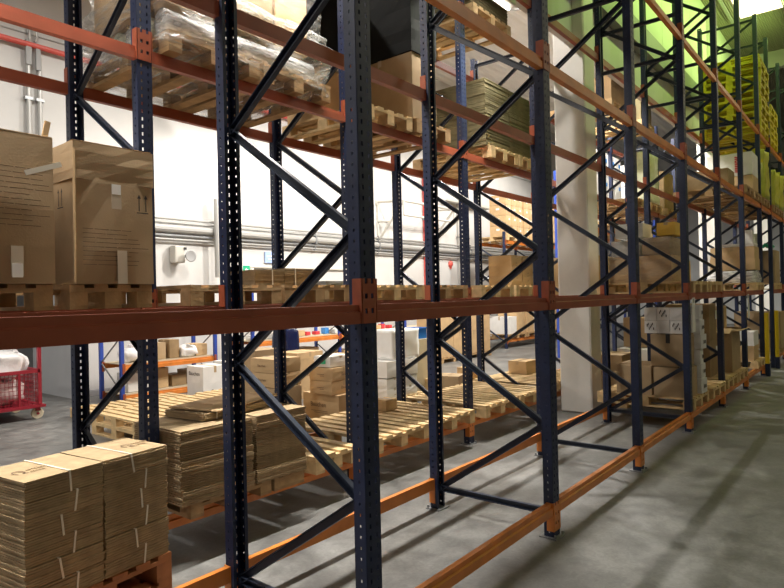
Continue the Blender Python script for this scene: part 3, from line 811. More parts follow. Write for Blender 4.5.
MB().blob((0, 0, 0.80), (0.50, 0.42, 0.86), 21, 3, 0.06).build('wrapped_body', M['bluefilm'], t, smooth=True); MB().box((0, 0, 0.19), (0.40, 0.36, 0.38)).build('base_box', M['card3'], t)

# ================================================================== red roll cage
t = thing('roll_cage', 'dark red wire mesh roll cage on cream castors at the left edge', 'roll cage', (3.02, 10.45, 0.0))
fw, fd, zb_, ztp = 1.50, 0.95, 0.20, 0.73
mb = MB()
for z in (zb_, ztp):
    for y in (-fd/2, fd/2): mb.box((0, y, z), (fw, 0.05, 0.05))
    for x in (-fw/2, fw/2): mb.box((x, 0, z), (0.05, fd, 0.05))
for x in (-fw/2, fw/2):
    for y in (-fd/2, fd/2): mb.box((x, y, (zb_ + 1.25)/2), (0.05, 0.05, 1.25 - zb_))
mb.box((fw/2, 0, 1.23), (0.05, fd, 0.05)).box((-fw/2, 0, 1.23), (0.05, fd, 0.05)); mb.box((fw/2 - 0.28, -fd/2, (zb_ + ztp)/2), (0.03, 0.03, ztp - zb_))
mb.build('cage_frame', M['red'], t)
mb = MB().box((0, 0, 0.20), (fw + 0.14, fd + 0.1, 0.035)); mb.build('platform', M['red'], t)
mb = MB()
for k in range(30): mb.box((-fw/2 + fw*k/29, -fd/2, (zb_ + ztp)/2), (0.006, 0.006, ztp - zb_))
for k in range(9): mb.box((0, -fd/2 - 0.005, zb_ + (ztp - zb_)*k/8), (fw, 0.006, 0.006))
mb.build('wire_panel', M['red'], t)
mb = MB()
for k in range(18): mb.box((fw/2, -fd/2 + fd*k/17, (zb_ + ztp)/2), (0.006, 0.006, ztp - zb_))
for k in range(9): mb.box((fw/2 + 0.005, 0, zb_ + (ztp - zb_)*k/8), (0.006, fd, 0.006))
mb.build('wire_panel', M['red'], t)
for x in (-fw/2 + 0.05, fw/2 - 0.02):
    for y in (-fd/2 + 0.05, fd/2 - 0.05):
        c = MB().tube((x, y - 0.025, 0.085), (x, y + 0.025, 0.085), 0.085, 18).bevel(0.006, 1).build('castor', M['rubber'], t)
        MB().box((x, y, 0.155), (0.07, 0.09, 0.06)).tube((x, y - 0.05, 0.085), (x, y + 0.05, 0.085), 0.018, 8).build('fork', M['red'], c)
for i, (x, y, z, sx, sy, sz, m_, lb) in enumerate(((2.66, 10.45, 0.42, 0.60, 0.72, 0.36, 'pinkbag', 'pinkish plastic sack low in the red cage, left one'),
        (3.36, 10.45, 0.42, 0.60, 0.72, 0.36, 'pinkbag', 'pinkish plastic sack low in the red cage, right one'),
        (2.64, 10.42, 0.84, 0.62, 0.76, 0.40, 'bag', 'white plastic sack heaped on top of red cage, left one'),
        (3.37, 10.42, 0.84, 0.62, 0.76, 0.42, 'bag', 'white plastic sack bulging over the red cage rim, right one'))):
    s_ = thing('plastic_sack', lb, 'sack', (x, y, z), 0, 'plastic sacks in the red cage')
    MB().blob((0, 0, 0), (sx, sy, sz), 30 + i, 4, 0.09).build('sack_body', M[m_], s_, smooth=True)
    MB().lathe([(0.05, 0), (0.02, 0.05), (0.07, 0.10)], (sx*0.28, -sy*0.2, sz*0.42), 12).build('tied_neck', M[m_], s_)

# ================================================================== back wall fittings
def pipe(name, label, pts, r, m, cat='pipe', clips=True, group=None):
    t = thing(name, label, cat, pts[0], 0, group)
    mb = MB(); o = Vector(pts[0])
    for a, b in zip(pts, pts[1:]): mb.tube(Vector(a) - o, Vector(b) - o, r, 10)
    for p in pts[1:-1]: mb.blob(Vector(p) - o, (2.0*r, 2.0*r, 2.0*r), 1, 2, 0)
    mb.build('pipe_run', M[m], t, smooth=False)
    if clips:
        a, b = Vector(pts[0]), Vector(pts[-1] if len(pts) == 2 else pts[1])
        n = max(2, int((b - a).length/2.5))
        for k in range(n):
            c = a.lerp(b, (k + 0.5)/n) - o
            ring = MB().box((c.x, c.y, c.z), (0.05 + (2*r if abs((b-a).normalized().x) < 0.5 else 0), 2.0*r, 0.05 + (2*r if abs((b-a).normalized().x) > 0.5 else 0)))
            ring.build('pipe_clip', M['steel'], t)
    return t
W_ = YW
for z, r_, m_, lb in ((3.45, 0.030, 'pipe', 'thin grey pipe along the back wall, topmost of the bundle'), (3.37, 0.022, 'pipe', 'thinnest grey pipe just below the topmost pipe of the wall bundle'),
                      (3.24, 0.085, 'pipe', 'fat grey pipe running along the back wall in the middle of bundle'), (3.10, 0.03, 'steel', 'thin steel pipe below the fat grey wall pipe'),
                      (3.02, 0.022, 'pipe', 'lowest thin grey pipe of the bundle on the back wall')):
    pipe('wall_pipe', lb, [(4.6, W_ - 0.10, z), (30, W_ - 0.10, z)], r_, m_, group='pipe bundle on the back wall')
pipe('sprinkler_pipe', 'red sprinkler pipe running high along the back wall at left', [(-3, W_ - 0.10, 6.24), (14.5, W_ - 0.10, 6.24)], 0.05, 'redpipe')
pipe('sprinkler_riser', 'vertical red pipe on the back wall behind the second frame', [(15.9, W_ - 0.05, 0.0), (15.9, W_ - 0.05, 5.6)], 0.05, 'redpipe')
for k, z in enumerate((6.46, 6.56, 6.68, 6.82)):
    pipe('cable_conduit', 'thin pale cable conduit above the red sprinkler pipe, %s from below' % ORD[k].replace('leftmost', 'first'), [(-3, W_ - 0.013, z), (30, W_ - 0.013, z)], 0.014, 'pipe', 'conduit', group='cable conduits high on the back wall')
for k, x in enumerate((4.24, 4.42)):
    pipe('wall_conduit', 'vertical grey conduit on the wall above the huge cartons, %s of two' % ['left', 'right'][k], [(x, W_ - 0.06, 2.8), (x, W_ - 0.06, 6.15)], 0.04, 'pipe', 'conduit', group='vertical conduits at left')
t = thing('conduit_bracket', 'grey steel bracket holding the twin conduits under the red pipe', 'bracket', (4.33, W_ - 0.08, 5.9))
MB().box((-0.09, -0.02, 0.2), (0.09, 0.05, 0.42)).box((0.06, -0.02, 0.15), (0.07, 0.05, 0.45)).build('bracket_plate', M['grey'], t)
mb = MB()
for a, b in (((-0.06, 0, 0.4), (-0.06, 0, 0.75)), ((0.02, 0, 0.75), (0.06, 0, 0.5)), ((0.06, 0, 0.5), (0.02, 0, 0.42))): mb.tube(a, b, 0.022, 8)
mb.build('bent_tube', M['pipe'], t)
pipe('wall_conduit', 'vertical grey conduit crossing the pipe bundle right of the wall siren', [(7.90, W_ - 0.23, 2.24), (7.90, W_ - 0.23, 3.95)], 0.06, 'pipe', 'conduit', clips=False)
for k, x in enumerate((17.9, 18.6)):
    pipe('wall_conduit', 'thin pale vertical conduit beside the red bell, %s of two' % ['left', 'right'][k], [(x, W_ - 0.03, 0.0), (x, W_ - 0.03, 5.0)], 0.03, 'pipe', 'conduit', group='pale conduits beside the red bell')
# siren
t = thing('wall_siren', 'small grey wall siren with round horn below the pipe bundle', 'siren', (7.08, W_ - 0.12, 2.71))
MB().box((-0.08, 0, 0.0), (0.24, 0.22, 0.36)).bevel(0.03, 2).build('housing', M['cream'], t)
RX = Matrix.Rotation(PI/2, 3, 'X')
MB().lathe([(0.05, 0), (0.07, 0.05), (0.12, 0.13), (0.125, 0.15), (0.10, 0.14)], (0.08, -0.10, -0.04), 20, RX).build('horn', M['grey'], t, smooth=True)
MB().box((0.03, -0.115, 0.12), (0.06, 0.02, 0.05)).build('indicator', M['dark'], t)
# exit sign: white running-man style is left plain - a green plate with a white arrow
t = thing('exit_sign', 'small green and white exit sign on the wall beside the nearest frame', 'sign', (8.86, W_ - 0.03, 2.43))
MB().box((0, 0, 0), (0.34, 0.03, 0.24)).build('plate', M['paper'], t); MB().box((-0.05, -0.018, 0), (0.2, 0.006, 0.2)).build('green_field', M['green'], t)
mb = MB().box((-0.05, -0.0225, 0.0), (0.09, 0.003, 0.022)); mb.quad([(-0.10, -0.023, 0.0), (-0.05, -0.023, 0.05), (-0.05, -0.023, -0.05)]); mb.build('arrow', M['paper'], t)
t = thing('notice_sign', 'pale blue notice plate under the pipes near exit sign', 'sign', (9.55, W_ - 0.03, 2.74))
MB().box((0, 0, 0), (0.36, 0.03, 0.26)).build('plate', M['bluesign'], t); MB().box((0, -0.018, 0.03), (0.26, 0.005, 0.03)).box((0, -0.018, -0.04), (0.2, 0.005, 0.02)).build('printed_lines', M['paper'], t)
pipe('door_conduit', 'thin white conduit bending down below the blue notice plate', [(8.95, W_ - 0.03, 0.0), (8.95, W_ - 0.03, 2.50), (12.5, W_ - 0.03, 2.50)], 0.03, 'cream', 'conduit', clips=False)
t = thing('alarm_bell', 'round red alarm bell on the back wall between navy posts', 'bell', (17.4, W_, 2.80))
MB().lathe([(0.11, 0), (0.11, 0.05), (0.08, 0.08), (0.02, 0.10)], (0, 0, 0), 20, RX).build('gong', M['redpipe'], t, smooth=True); MB().box((0, -0.025, -0.13), (0.06, 0.05, 0.06)).build('junction_box', M['redpipe'], t)
# projecting bracket frame
t = thing('wall_bracket_frame', 'white tubular bracket frame sticking out high on the back wall', 'bracket', (13.6, W_, 3.9))
mb = MB()
for x in (-0.0, 2.6):
    for a, b in (((x, -0.0, 0.62), (x, -1.0, 0.55)), ((x, 0, -0.55), (x, -1.0, 0.55)), ((x, -0.03, 0.62), (x, -0.03, -0.55)), ((x, 0, 0.05), (x, -0.5, 0.0))): mb.tube(a, b, 0.035, 8)
mb.tube((0, -1.0, 0.55), (2.6, -1.0, 0.55), 0.04, 8).tube((0, -1.0, 0.15), (2.6, -1.0, 0.15), 0.035, 8).tube((0, -1.0, 0.55), (0, -1.0, 0.15), 0.03, 8).tube((2.6, -1.0, 0.55), (2.6, -1.0, 0.15), 0.03, 8)
mb.build('tube_frame', M['cream'], t)
MB().box((0, -0.02, -0.5), (0.14, 0.04, 0.14)).box((0, -0.02, 0.6), (0.14, 0.04, 0.14)).box((2.6, -0.02, -0.5), (0.14, 0.04, 0.14)).box((2.6, -0.02, 0.6), (0.14, 0.04, 0.14)).build('wall_plate', M['cream'], t)
t = thing('cable_tray', 'thin pale cable tray fixed to the wall beside the white bracket frame', 'cable tray', (18.4, W_ - 0.15, 4.9))
MB().box((0, 0, 0), (3.0, 0.25, 0.015)).box((0, -0.12, 0.04), (3.0, 0.01, 0.08)).box((0, 0.12, 0.04), (3.0, 0.01, 0.08)).build('tray', M['cream'], t); MB().tube((-1.4, 0, 0.03), (1.4, 0, 0.03), 0.02, 8).build('cable', M['grey'], t)
# ================================================================== right half: loads on the aisle rack and beyond
GP = 'pallets carrying goods on the aisle rack'
# bay D-E, floor level
PB = 0.252
pallet(8.50, 2.42, PB, 'pale pallet under the white printed packs, low on the aisle rack', GP, kind='wood', w=0.82)
z = PB + PH + 0.003
G = 'cartons under the white printed packs'
carton(8.30, 2.08, z, 0.40, 0.42, 0.36, 'tan carton at the pallet corner facing the aisle, under the white packs', 'card', G, along='y')
carton(8.30, 2.54, z, 0.40, 0.44, 0.36, 'tan carton on the pallet behind the corner one, under the black-taped box', 'card', G, along='y')
carton(8.74, 2.40, z, 0.36, 0.90, 0.34, 'tan carton on the far side of the pallet, half hidden by white packs', 'card', G)
carton(8.37, 2.12, z + 0.375, 0.46, 0.42, 0.40, 'tan box with a vertical black tape stripe under white printed packs', 'card', G, tape='blacktape', along='x')
k = 0
for lay in range(2):
    for j in range(3):
        t = carton(8.34, 2.02 + j*0.155, z + 0.79 + lay*0.165, 0.36, 0.150, 0.16, 'white pack with smudgy black print, %s row, %s from the aisle' % (['lower', 'upper'][lay], ['first', 'second', 'third'][j]), 'whitebox', 'white printed packs', tape=None, flaps=False, name='printed_pack', cat='package')
        if k % 2 == 0:
            mb = MB()
            for q in range(7): mb.box((-0.194, -0.04 + 0.013*q, 0.09 + 0.02*((q*3) % 4 - 1.5)), (0.001, 0.011, 0.03))
            mb.build('black_print', M['ink'], t)
        k += 1
for i in range(6):
    t = carton(8.66 + 0.02*(i % 2), 1.90 + 0.012*(i % 3), z + i*0.19, 0.24, 0.16, 0.185, 'white sack-like pack stacked at the aisle edge of the pallet, %s from below' % ORD[i].replace('leftmost', 'first'), 'bag', 'white packs stacked at the aisle edge', tape=None, flaps=False, name='printed_pack', cat='package', rz=0.06*((i % 3) - 1))
    mb = MB()
    for q in range(4): mb.box((-0.05 + 0.03*q, -0.094, 0.09), (0.02, 0.001, 0.05 - 0.01*(q % 2)))
    mb.build('black_print', M['ink'], t)
pallet(9.50, 2.40, PB, 'pale pallet with a bare front strip before the tall brown boxes', GP, kind='wood', w=0.84)
z = PB + PH + 0.003
for k in range(2):
    carton(10.40, 2.36, z + k*0.56, 0.50, 0.62, 0.55, 'tall brown box with white label, %s of two beside a navy post low right' % ['lower', 'upper'][k], 'card3', 'tall brown boxes low on the aisle rack', along='x')
    patch([o for o in bpy.data.objects if o.get('label', '').startswith('tall brown box with white label, ' + ['lower', 'upper'][k])][0], 'shipping_label', 'paper', 'F', 0.50, 0.62, 0.17, 0.38, 0.10, 0.14, 0.014)
pallet(10.50, 2.40, PB, 'pale pallet under the two tall brown boxes', GP, kind='wood', w=0.80)
pallet(11.40, 2.40, PB, 'pale pallet under the open brown box with bright flaps', GP, kind='wood', w=0.80)
t = carton(11.32, 2.14, z, 0.72, 0.50, 0.66, 'brown box with bright open flaps, right of the tall brown boxes', 'card', tape=None, flaps=False)
for s in (-1, 1): MB().box((s*0.38, 0, 0.66), (0.20, 0.48, 0.006), Matrix.Rotation(s*0.35, 3, 'Y'), jit=0.006).build('flap', M['card2'], t)
MB().box((0, -0.30, 0.66), (0.68, 0.2, 0.006), Matrix.Rotation(-0.2, 3, 'X'), jit=0.006).build('flap', M['card2'], t)
pallet(13.3, 2.40, PB, 'pale pallet under the pale cartons next to the left yellow guard', GP, kind='wood', w=0.80)
for k in range(2): carton(13.2, 2.12, z + k*0.27, 0.55, 0.5, 0.26, 'pale carton next to the left yellow guard, %s of two' % ['lower', 'upper'][k], ['card2', 'whitebox'][k])
t = thing('paper_roll', 'upright orange-tan wrapped roll on a brown box, far low rack', 'roll', (11.25, 2.14, z + 0.68))
MB().lathe([(0.12, 0), (0.13, 0.02), (0.13, 0.36), (0.12, 0.38)], n=24).build('wrapped_roll', M['card2'], t, smooth=True); MB().tube((0, 0, 0.375), (0, 0, 0.40), 0.035, 12).build('core', M['paper'], t)
# hanging label cards on frames
for x, nm in ((8.026, 'fifth'), (11.979, 'seventh')):
    t = thing('bay_card', 'white paper card hanging under the eye-level beam near the %s frame' % nm, 'card', (x + 0.12, Y0 - 0.055, 1.60))
    MB().box((0, 0, -0.17), (0.14, 0.004, 0.42), jit=0.002).build('card', M['paper'], t); MB().box((0, -0.002, 0.0), (0.05, 0.006, 0.05)).build('clip', M['steel'], t)

# gap behind the aisle rack: cartons on the floor right of the column
pallet(9.75, 3.32, 0, 'pallet on the floor right of the column, under brown cartons', 'pallets on the floor in the gap', kind='wood', w=1.2, d=0.7)
z = PH + 0.003
for i, (x, w, h, zz, lb) in enumerate(((9.42, 0.52, 0.38, 0, 'lower left'), (9.98, 0.56, 0.36, 0, 'lower right'), (9.50, 0.60, 0.24, 0.385, 'upper'))):
    carton(x, 3.30, z + zz, w, 0.5, h, 'brown carton right of the white column foot, %s of three' % lb, 'card', 'brown cartons right of the column')
carton(10.75, 3.32, 0, 0.40, 0.5, 0.75, 'pale grey-white box standing behind the white printed packs', 'whitebox', tape='cleartape')
carton(10.95, 3.3, 0.77, 0.36, 0.46, 0.5, 'brown carton on the pale grey-white box behind white packs', 'card')

# eye-level loads on the aisle rack
bz = LZ + PH + 0.003
pallet(8.52, 2.40, LZ, 'pale pallet at eye level under the bulging film-wrapped load, fifth bay', GP, kind='wood', w=0.82)
t = thing('film_wrapped_load', 'bulging film-wrapped tan load with amber box on top, eye level right of column', 'wrapped goods', (8.52, 2.45, bz))
bulged_box(0.74, 0.78, 0.34, 3, 0.03).build('packed_box', M['card2'], t)
bulged_box(0.70, 0.34, 0.22, 4, 0.02).build('packed_box', M['card'], t, (0, -0.20, 0.35)); bulged_box(0.70, 0.36, 0.20, 4, 0.02).build('packed_box', M['whitebox'], t, (0, 0.18, 0.35))
shell(0.78, 0.82, 0.56, 8, 0.02, 8).build('stretch_film', M['thinfilm'], t, smooth=True)
carton(8.52, 2.16, bz + 0.60, 0.40, 0.22, 0.16, 'amber-yellow carton lying on top of the bulging wrapped load', 'amber')
carton(8.50, 2.62, bz + 0.60, 0.40, 0.36, 0.18, 'white carton with red print on top of the bulging wrapped load', 'whitebox')
pallet(9.45, 2.40, LZ, 'pale pallet at eye level right of the bulging wrapped load, fifth bay', GP, kind='wood', w=0.80)
carton(9.42, 2.75, bz, 0.60, 0.42, 0.50, 'grey-tan box with an amber side beside the bulging wrapped load', 'card2')
carton(9.42, 2.30, bz, 0.22, 0.30, 0.30, 'small amber carton at eye level in the fifth bay', 'amber')
pallet(13.42, 2.40, LZ, 'pale pallet at eye level near the far frames under wrapped white packs', GP, kind='wood', w=0.84)
wrapped_load(13.42, 2.25, bz, 0.70, 0.78, 0.22, 'low film-wrapped white packs with black print at eye level near yellow guards', 'whitebox', 'whitefilm', seed=4)
for k in range(2):
    carton(13.36, 2.22, bz + 0.24 + k*0.22, 0.56, 0.76 - 0.02*k, 0.215, 'wide tan carton on wrapped white packs at eye level, %s of two' % ['lower', 'upper'][k], 'card2', 'wide tan cartons at eye level')
carton(13.40, 2.20, bz + 0.69, 0.5, 0.66, 0.05, 'flat white tray on top of the wide tan cartons', 'whitebox', tape=None)
carton(13.60, 2.02, bz + 0.76, 0.14, 0.16, 0.26, 'small upright white box on the flat tray, left one', 'whitebox', tape=None)
carton(14.02, 2.0, bz + 0.55, 0.16, 0.2, 0.42, 'pale yellow-green upright box beside the wide tan cartons', 'greenfilm', tape=None)
t = thing('cable_bundle', 'bundle of green straps or cloth on a far rack at right edge', 'bundle', (15.75, 2.0, 2.62))
for k in range(6): MB().tube((-0.3 + 0.02*k, -0.1 + 0.04*k, 0.03 + 0.02*(k % 3)), (0.3 - 0.03*k, -0.1 + 0.05*k, 0.05 + 0.02*(k % 2)), 0.035, 8).build('strap_roll', M['green'], t)
pallet(16.1, 2.40, LZ, 'pallet at eye level beyond the yellow guards holding grey cartons', GP, kind='wood', w=0.84)
carton(16.1, 2.3, bz, 0.74, 0.95, 0.72, 'large grey-tan carton beyond the yellow guards at eye level', 'card', tape='cleartape')
pallet(16.2, 2.40, PB, 'pallet low on the far rack under a yellow-brown box', GP, kind='wood', w=0.84)
carton(16.1, 2.2, PB + PH + 0.003, 0.80, 0.90, 0.80, 'yellow-brown box low at the right edge beyond the yellow guards', 'card')

# second-level loads on the aisle rack
bz = L2 + PH + 0.003
pallet(13.45, 4.26, L2, 'wooden pallet under the pale green wrapped load, second level of the rear rack', 'second-level pallets of the rear rack', kind='oldwood', w=0.82)
wrapped_load(13.45, 3.83, bz, 0.72, 0.24, 1.05, 'pale green film-wrapped load on rear rack second level, far right part', 'greenfilm', 'greenfilm', seed=8)
pallet(14.68, 4.26, L2, 'wooden pallet at second level under dark brown boxes, far rear rack', 'second-level pallets of the rear rack', kind='oldwood', w=0.82)
for k in range(2): carton(14.68, 4.0, bz + k*0.42, 0.76, 0.55, 0.41, 'dark brown box beside the pale green wrapped load, %s of two' % ['lower', 'upper'][k], 'card3')
pallet(13.42, 2.40, L2, 'wooden pallet at second level under the white box with red print', GP, kind='oldwood', w=0.84)
carton(13.36, 2.22, bz, 0.66, 0.76, 0.30, 'tan carton on second level under the white box with red print', 'card2')
t = carton(13.36, 2.22, bz + 0.315, 0.66, 0.76, 0.42, 'white box with vertical red print on second level near yellow pallets', 'whitebox', tape=None)
mb = MB(); r = random.Random(5)
for q in range(9): mb.box((-0.345, -0.12, 0.07 + 0.034*q), (0.001, 0.05, 0.022), Matrix.Rotation(r.uniform(-0.4, 0.4), 3, 'X'))
mb.build('red_print', M['redink'], t)
pallet(12.5, 2.40, L2, 'wooden pallet at second level left of the white box with red print', GP, kind='oldwood', w=0.80)
carton(12.5, 2.45, bz, 0.6, 0.7, 0.34, 'dark brown box behind a post, left of the red-printed box', 'card3')
for k, (x, h) in enumerate(((14.5, 0.95), (15.95, 0.75), (16.8, 0.8))):
    pallet(x, 2.40, L2, 'pallet at second level under yellow wrapped goods, %s of three' % ORD[k], GP, kind='oldwood', w=0.80)
    wrapped_load(x, 2.2, bz, 0.66, 0.8, h, 'yellow film-wrapped goods on second level at right, %s of three' % ORD[k], 'yellow', 'yellowfilm', 'yellow wrapped goods', seed=20 + k)

# yellow pallet stacks on the third level
def nth(k): return ['bottom', 'second', 'third', 'fourth', 'fifth', 'sixth', 'seventh', 'eighth', 'ninth', 'tenth', 'eleventh', 'twelfth'][k]
for (x, n, nm, ya) in ((14.68, 11, 'tall', 2.38), (16.0, 6, 'short', 2.38)):
    for k in range(n):
        pallet(x + random.uniform(-0.015, 0.015), ya + random.uniform(-0.02, 0.02), 4.872 + k*PH, 'yellow pallet in the %s stack high at right, %s from below' % (nm, nth(k)), 'stacked yellow pallets', kind='yellow', w=1.1, d=1.12, rz=random.uniform(-0.012, 0.012))
# rear rack, third level loads beyond the column
bz3 = L3 + PH + 0.003
pallet(11.25, 4.26, L3, 'pale pallet high on the rear rack under a tan carton, right of column', 'third-level pallets of the rear rack', kind='wood', w=0.82)
carton(11.25, 4.15, bz3, 0.78, 0.95, 0.42, 'tan carton high on the rear rack right of the column', 'card2')
pallet(13.0, 4.26, L3, 'pale pallet high on the rear rack under a dark box', 'third-level pallets of the rear rack', kind='wood', w=0.82)
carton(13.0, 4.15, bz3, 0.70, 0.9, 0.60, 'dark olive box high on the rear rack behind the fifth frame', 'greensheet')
for k, x in enumerate((12.5,)):
    pallet(x, 4.26, L2, 'wooden pallet at second level of the rear rack, left of the pale green load', 'second-level pallets of the rear rack', kind='oldwood', w=0.8)
for k, x in enumerate((10.5, 11.4, 12.5, 13.4)):
    pallet(x, 4.26, LZ, 'pallet at eye level of the rear rack behind the aisle rack, %s of four' % ORD[k], 'eye-level pallets of the rear rack', kind='wood', w=0.8)
for k, (x, m_) in enumerate(((10.5, 'card2'), (11.4, 'whitebox'), (13.4, 'card2'))):
    carton(x, 4.2, LZ + PH + 0.003, 0.7, 0.95, 0.5, '%s carton at eye level of the rear rack, %s of three right of column' % (['tan', 'white', 'brown'][k], ORD[k]), m_)

# ---- white cartons with blue labels on a blue frame behind the rear rack
def back_rack(label, xs, y0, dpt, h, levels, paint):
    T = thing('pallet_rack', label, 'rack', (xs[0], y0, 0))
    for x in xs:
        mb = MB()
        for yy in (0, dpt): mb.box((x - xs[0], yy, h/2), (0.09, 0.07, h))
        f = mb.bevel(0.008, 1).build('upright_frame', M[paint], T)
        zz = 0.2; s = True
        while zz + 0.62 < h:
            MB().box((x - xs[0], dpt/2, zz + 0.31), (0.03, math.hypot(dpt - 0.06, 0.62), 0.045), Matrix.Rotation(math.atan2(0.62, dpt - 0.06)*(1 if s else -1), 3, 'X')).build('diagonal_brace', M['brace'], f); zz += 0.62; s = not s
    for xa, xb in zip(xs, xs[1:]):
        for z in levels:
            for y in (0, dpt):
                b = MB().prism([(0, 0), (0.05, 0), (0.05, 0.11), (0.014, 0.11), (0.014, 0.08), (0, 0.07)], (0.045, -0.025, -0.11), (0, 1, 0), (0, 0, 1), (xb - xa - 0.09, 0, 0)).build('cross_beam', M['orange'], T, (xa - xs[0], y, z))
                for q in (0.02, xb - xa - 0.02): MB().box((q, -0.042, -0.06), (0.06, 0.006, 0.2)).build('end_connector', M['rust'], b)
back_rack('bright blue rack behind the rear rack, holding white blue-labelled cartons', (15.4, 18.1, 20.8), 5.75, 1.0, 5.0, (1.6, 3.40), 'brightblue')
kk = 0
for i, x in enumerate((15.95, 17.0, 18.75, 19.8)):
    pallet(x, 6.25, 3.402, 'orange-lit pallet under white blue-labelled cartons, %s of four' % ORD[i], 'pallets under the white cartons', kind='wood', w=0.95)
    for a in range(2):
        for k in range(3):
            t = carton(x - 0.24 + 0.48*a, 6.05, 3.402 + PH + 0.003 + k*0.64, 0.46, 0.70, 0.62, 'white carton with blue label, %s pallet, %s column, %s' % (ORD[i], ['left', 'right'][a], ['bottom', 'middle', 'top'][k]), 'whitebox', 'white blue-labelled cartons', tape=None)
            patch(t, 'blue_label', 'bluelabel', 'F', 0.46, 0.70, 0.08, 0.42, 0.14, 0.10, 0.014); kk += 1
    pallet(x, 6.25, 1.602, 'pallet low on the bright blue rack, %s of four' % ORD[i], 'pallets on the bright blue rack', kind='wood', w=0.95)
    carton(x, 6.1, 1.602 + PH + 0.003, 0.85, 0.9, 0.7 + 0.1*(i % 2), 'tan carton low on the bright blue rack, %s of four' % ORD[i], ['card2', 'amber', 'card', 'whitebox'][i])

# ---- far rack in the back hall, with rows of cartons
back_rack('low navy rack in the back hall carrying rows of bright tan cartons on top', (17.2, 19.9, 22.6), 9.3, 1.0, 3.72, (0.30, 3.45), 'blue')
for i, x in enumerate((17.85, 19.1, 20.6, 21.85)):
    pallet(x, 9.8, 3.452, 'pallet on top of the back hall rack, %s of four' % ORD[i], 'pallets on the back hall rack', kind='wood', w=1.15)
    for a in range(3):
        for k in range(4):
            t = carton(x - 0.38 + 0.38*a, 9.55, 3.452 + PH + 0.003 + k*0.33, 0.352, 0.60, 0.32, 'tan carton on top of back hall rack, %s pile, %s column, %s row from below' % (ORD[i], ['left', 'middle', 'right'][a], ORD[k].replace('leftmost', 'first')), 'card2', 'cartons on top of the back hall rack', tape='cleartape', along='y', flaps=False)
            patch(t, 'small_label', 'paper', 'F', 0.352, 0.60, 0.0, 0.2, 0.08, 0.06, 0.014)
            patch(t, 'small_label', 'paper', 'S', 0.352, 0.60, 0.0, 0.2, 0.12, 0.06, 0.014)
    pallet(x, 9.8, 0.302, 'pallet on the floor level of the back hall rack, %s of four' % ORD[i], 'pallets on the back hall rack', kind='oldwood', w=1.15)
    for a in range(2):
        carton(x - 0.28 + 0.56*a, 9.6, 0.302 + PH + 0.003, 0.52, 0.7, 0.55 + 0.25*((i + a) % 2), '%s carton on low back hall rack, %s pile, %s one' % (['tan', 'white'][(i + a + 1) % 2], ORD[i], ['left', 'right'][a]), ['card2', 'whitebox'][(i + a + 1) % 2], 'cartons low on the back hall rack')
# floor stacks of cartons in the back hall
for i, x in enumerate((13.3, 14.6)):
    pallet(x, 9.3, 0, 'dark pallet on the back hall floor under a carton block, %s of two' % ['left', 'right'][i], 'pallets on the back hall floor', kind='oldwood', w=1.2)
    for a in range(2):
        for k in range(2):
            carton(x - 0.30 + 0.60*a, 9.1, PH + 0.003 + k*0.62, 0.58, 0.75, 0.61, 'large tan carton on back hall floor, %s block, %s column, %s' % (['left', 'right'][i], ['left', 'right'][a], ['bottom', 'top'][k]), 'card2', 'large cartons on the back hall floor', along='y')
# cartons standing on eye-level pallets seen past the white column

# ================================================================== lamps
def bay_lamp(x, y, z, label, rgb, power, r=0.20, spot=None):
    t = thing('high_bay_lamp', label, 'lamp', (x, y, z), 0, 'high bay lamps')
    MB().lathe([(0.10, 0.55), (0.11, 0.30), (0.16, 0.26), (0.30, 0.0), (0.29, 0.0), (0.15, 0.25), (0.09, 0.28)], n=24).build('reflector', M['steel'], t, smooth=True)
    MB().lathe([(0.02, 0.05), (0.07, 0.09), (0.07, 0.18), (0.03, 0.26)], n=16).build('bulb', M['bulb'], t, smooth=True)
    MB().tube((0, 0, 0.55), (0, 0, CEIL - z), 0.012, 6).build('hanger', M['steel'], t)
    ld = bpy.data.lights.new('lamp_light', 'SPOT'); ld.energy = power; ld.color = rgb; ld.shadow_soft_size = r
    ld.spot_size = math.radians(spot or 172); ld.spot_blend = 0.35
    l = bpy.data.objects.new('lamp_light', ld); COL.objects.link(l); l.parent = t; l.location = (0, 0, -0.04)
WH = (1.0, 0.955, 0.88)
bay_lamp(8.0, 9.8, 5.75, 'hall lamp hung low, close to the overexposed part of the back wall', WH, 290)
bay_lamp(-2.2, 5.0, 7.0, 'hall lamp over the left end of the hall near the partition', WH, 450)
bay_lamp(2.0, 6.6, 7.8, 'hall lamp over the pallets before the blue shelving', WH, 420)
bay_lamp(-1.6, 10.2, 4.2, 'low-hung hall lamp beyond the left edge, lighting under the shelves', WH, 330)
bay_lamp(12.5, 4.35, 7.8, 'added unseen lamp right above the rear rack beside the partition', WH, 1300)  # added out of view to brighten the carton stacks in the gap
bay_lamp(6.4, 5.7, 7.9, 'hall lamp just behind the rear rack, left of the middle', WH, 800)
bay_lamp(16.0, 5.3, 7.9, 'hall lamp just behind the rear rack, right of the column', WH, 1100)
bay_lamp(11.2, 5.6, 7.6, 'hall lamp just behind the rear rack, middle of the photo', WH, 1600)
bay_lamp(20.0, 8.0, 7.6, 'hall lamp over the far back hall', WH, 900)
AI = (1.0, 0.90, 0.70)
bay_lamp(9.0, -2.5, 7.6, 'warm aisle lamp over the right hand aisle, nearer one', AI, 160)
bay_lamp(19.0, -1.5, 7.6, 'warm aisle lamp over the far end of the aisle', (1.0, 0.9, 0.55), 170)
bay_lamp(1.0, -3.0, 7.6, 'added warm fill lamp above and behind the viewpoint', AI, 110)  # added fill, lifts the near beams, posts and cartons
GR = (0.62, 1.0, 0.22)
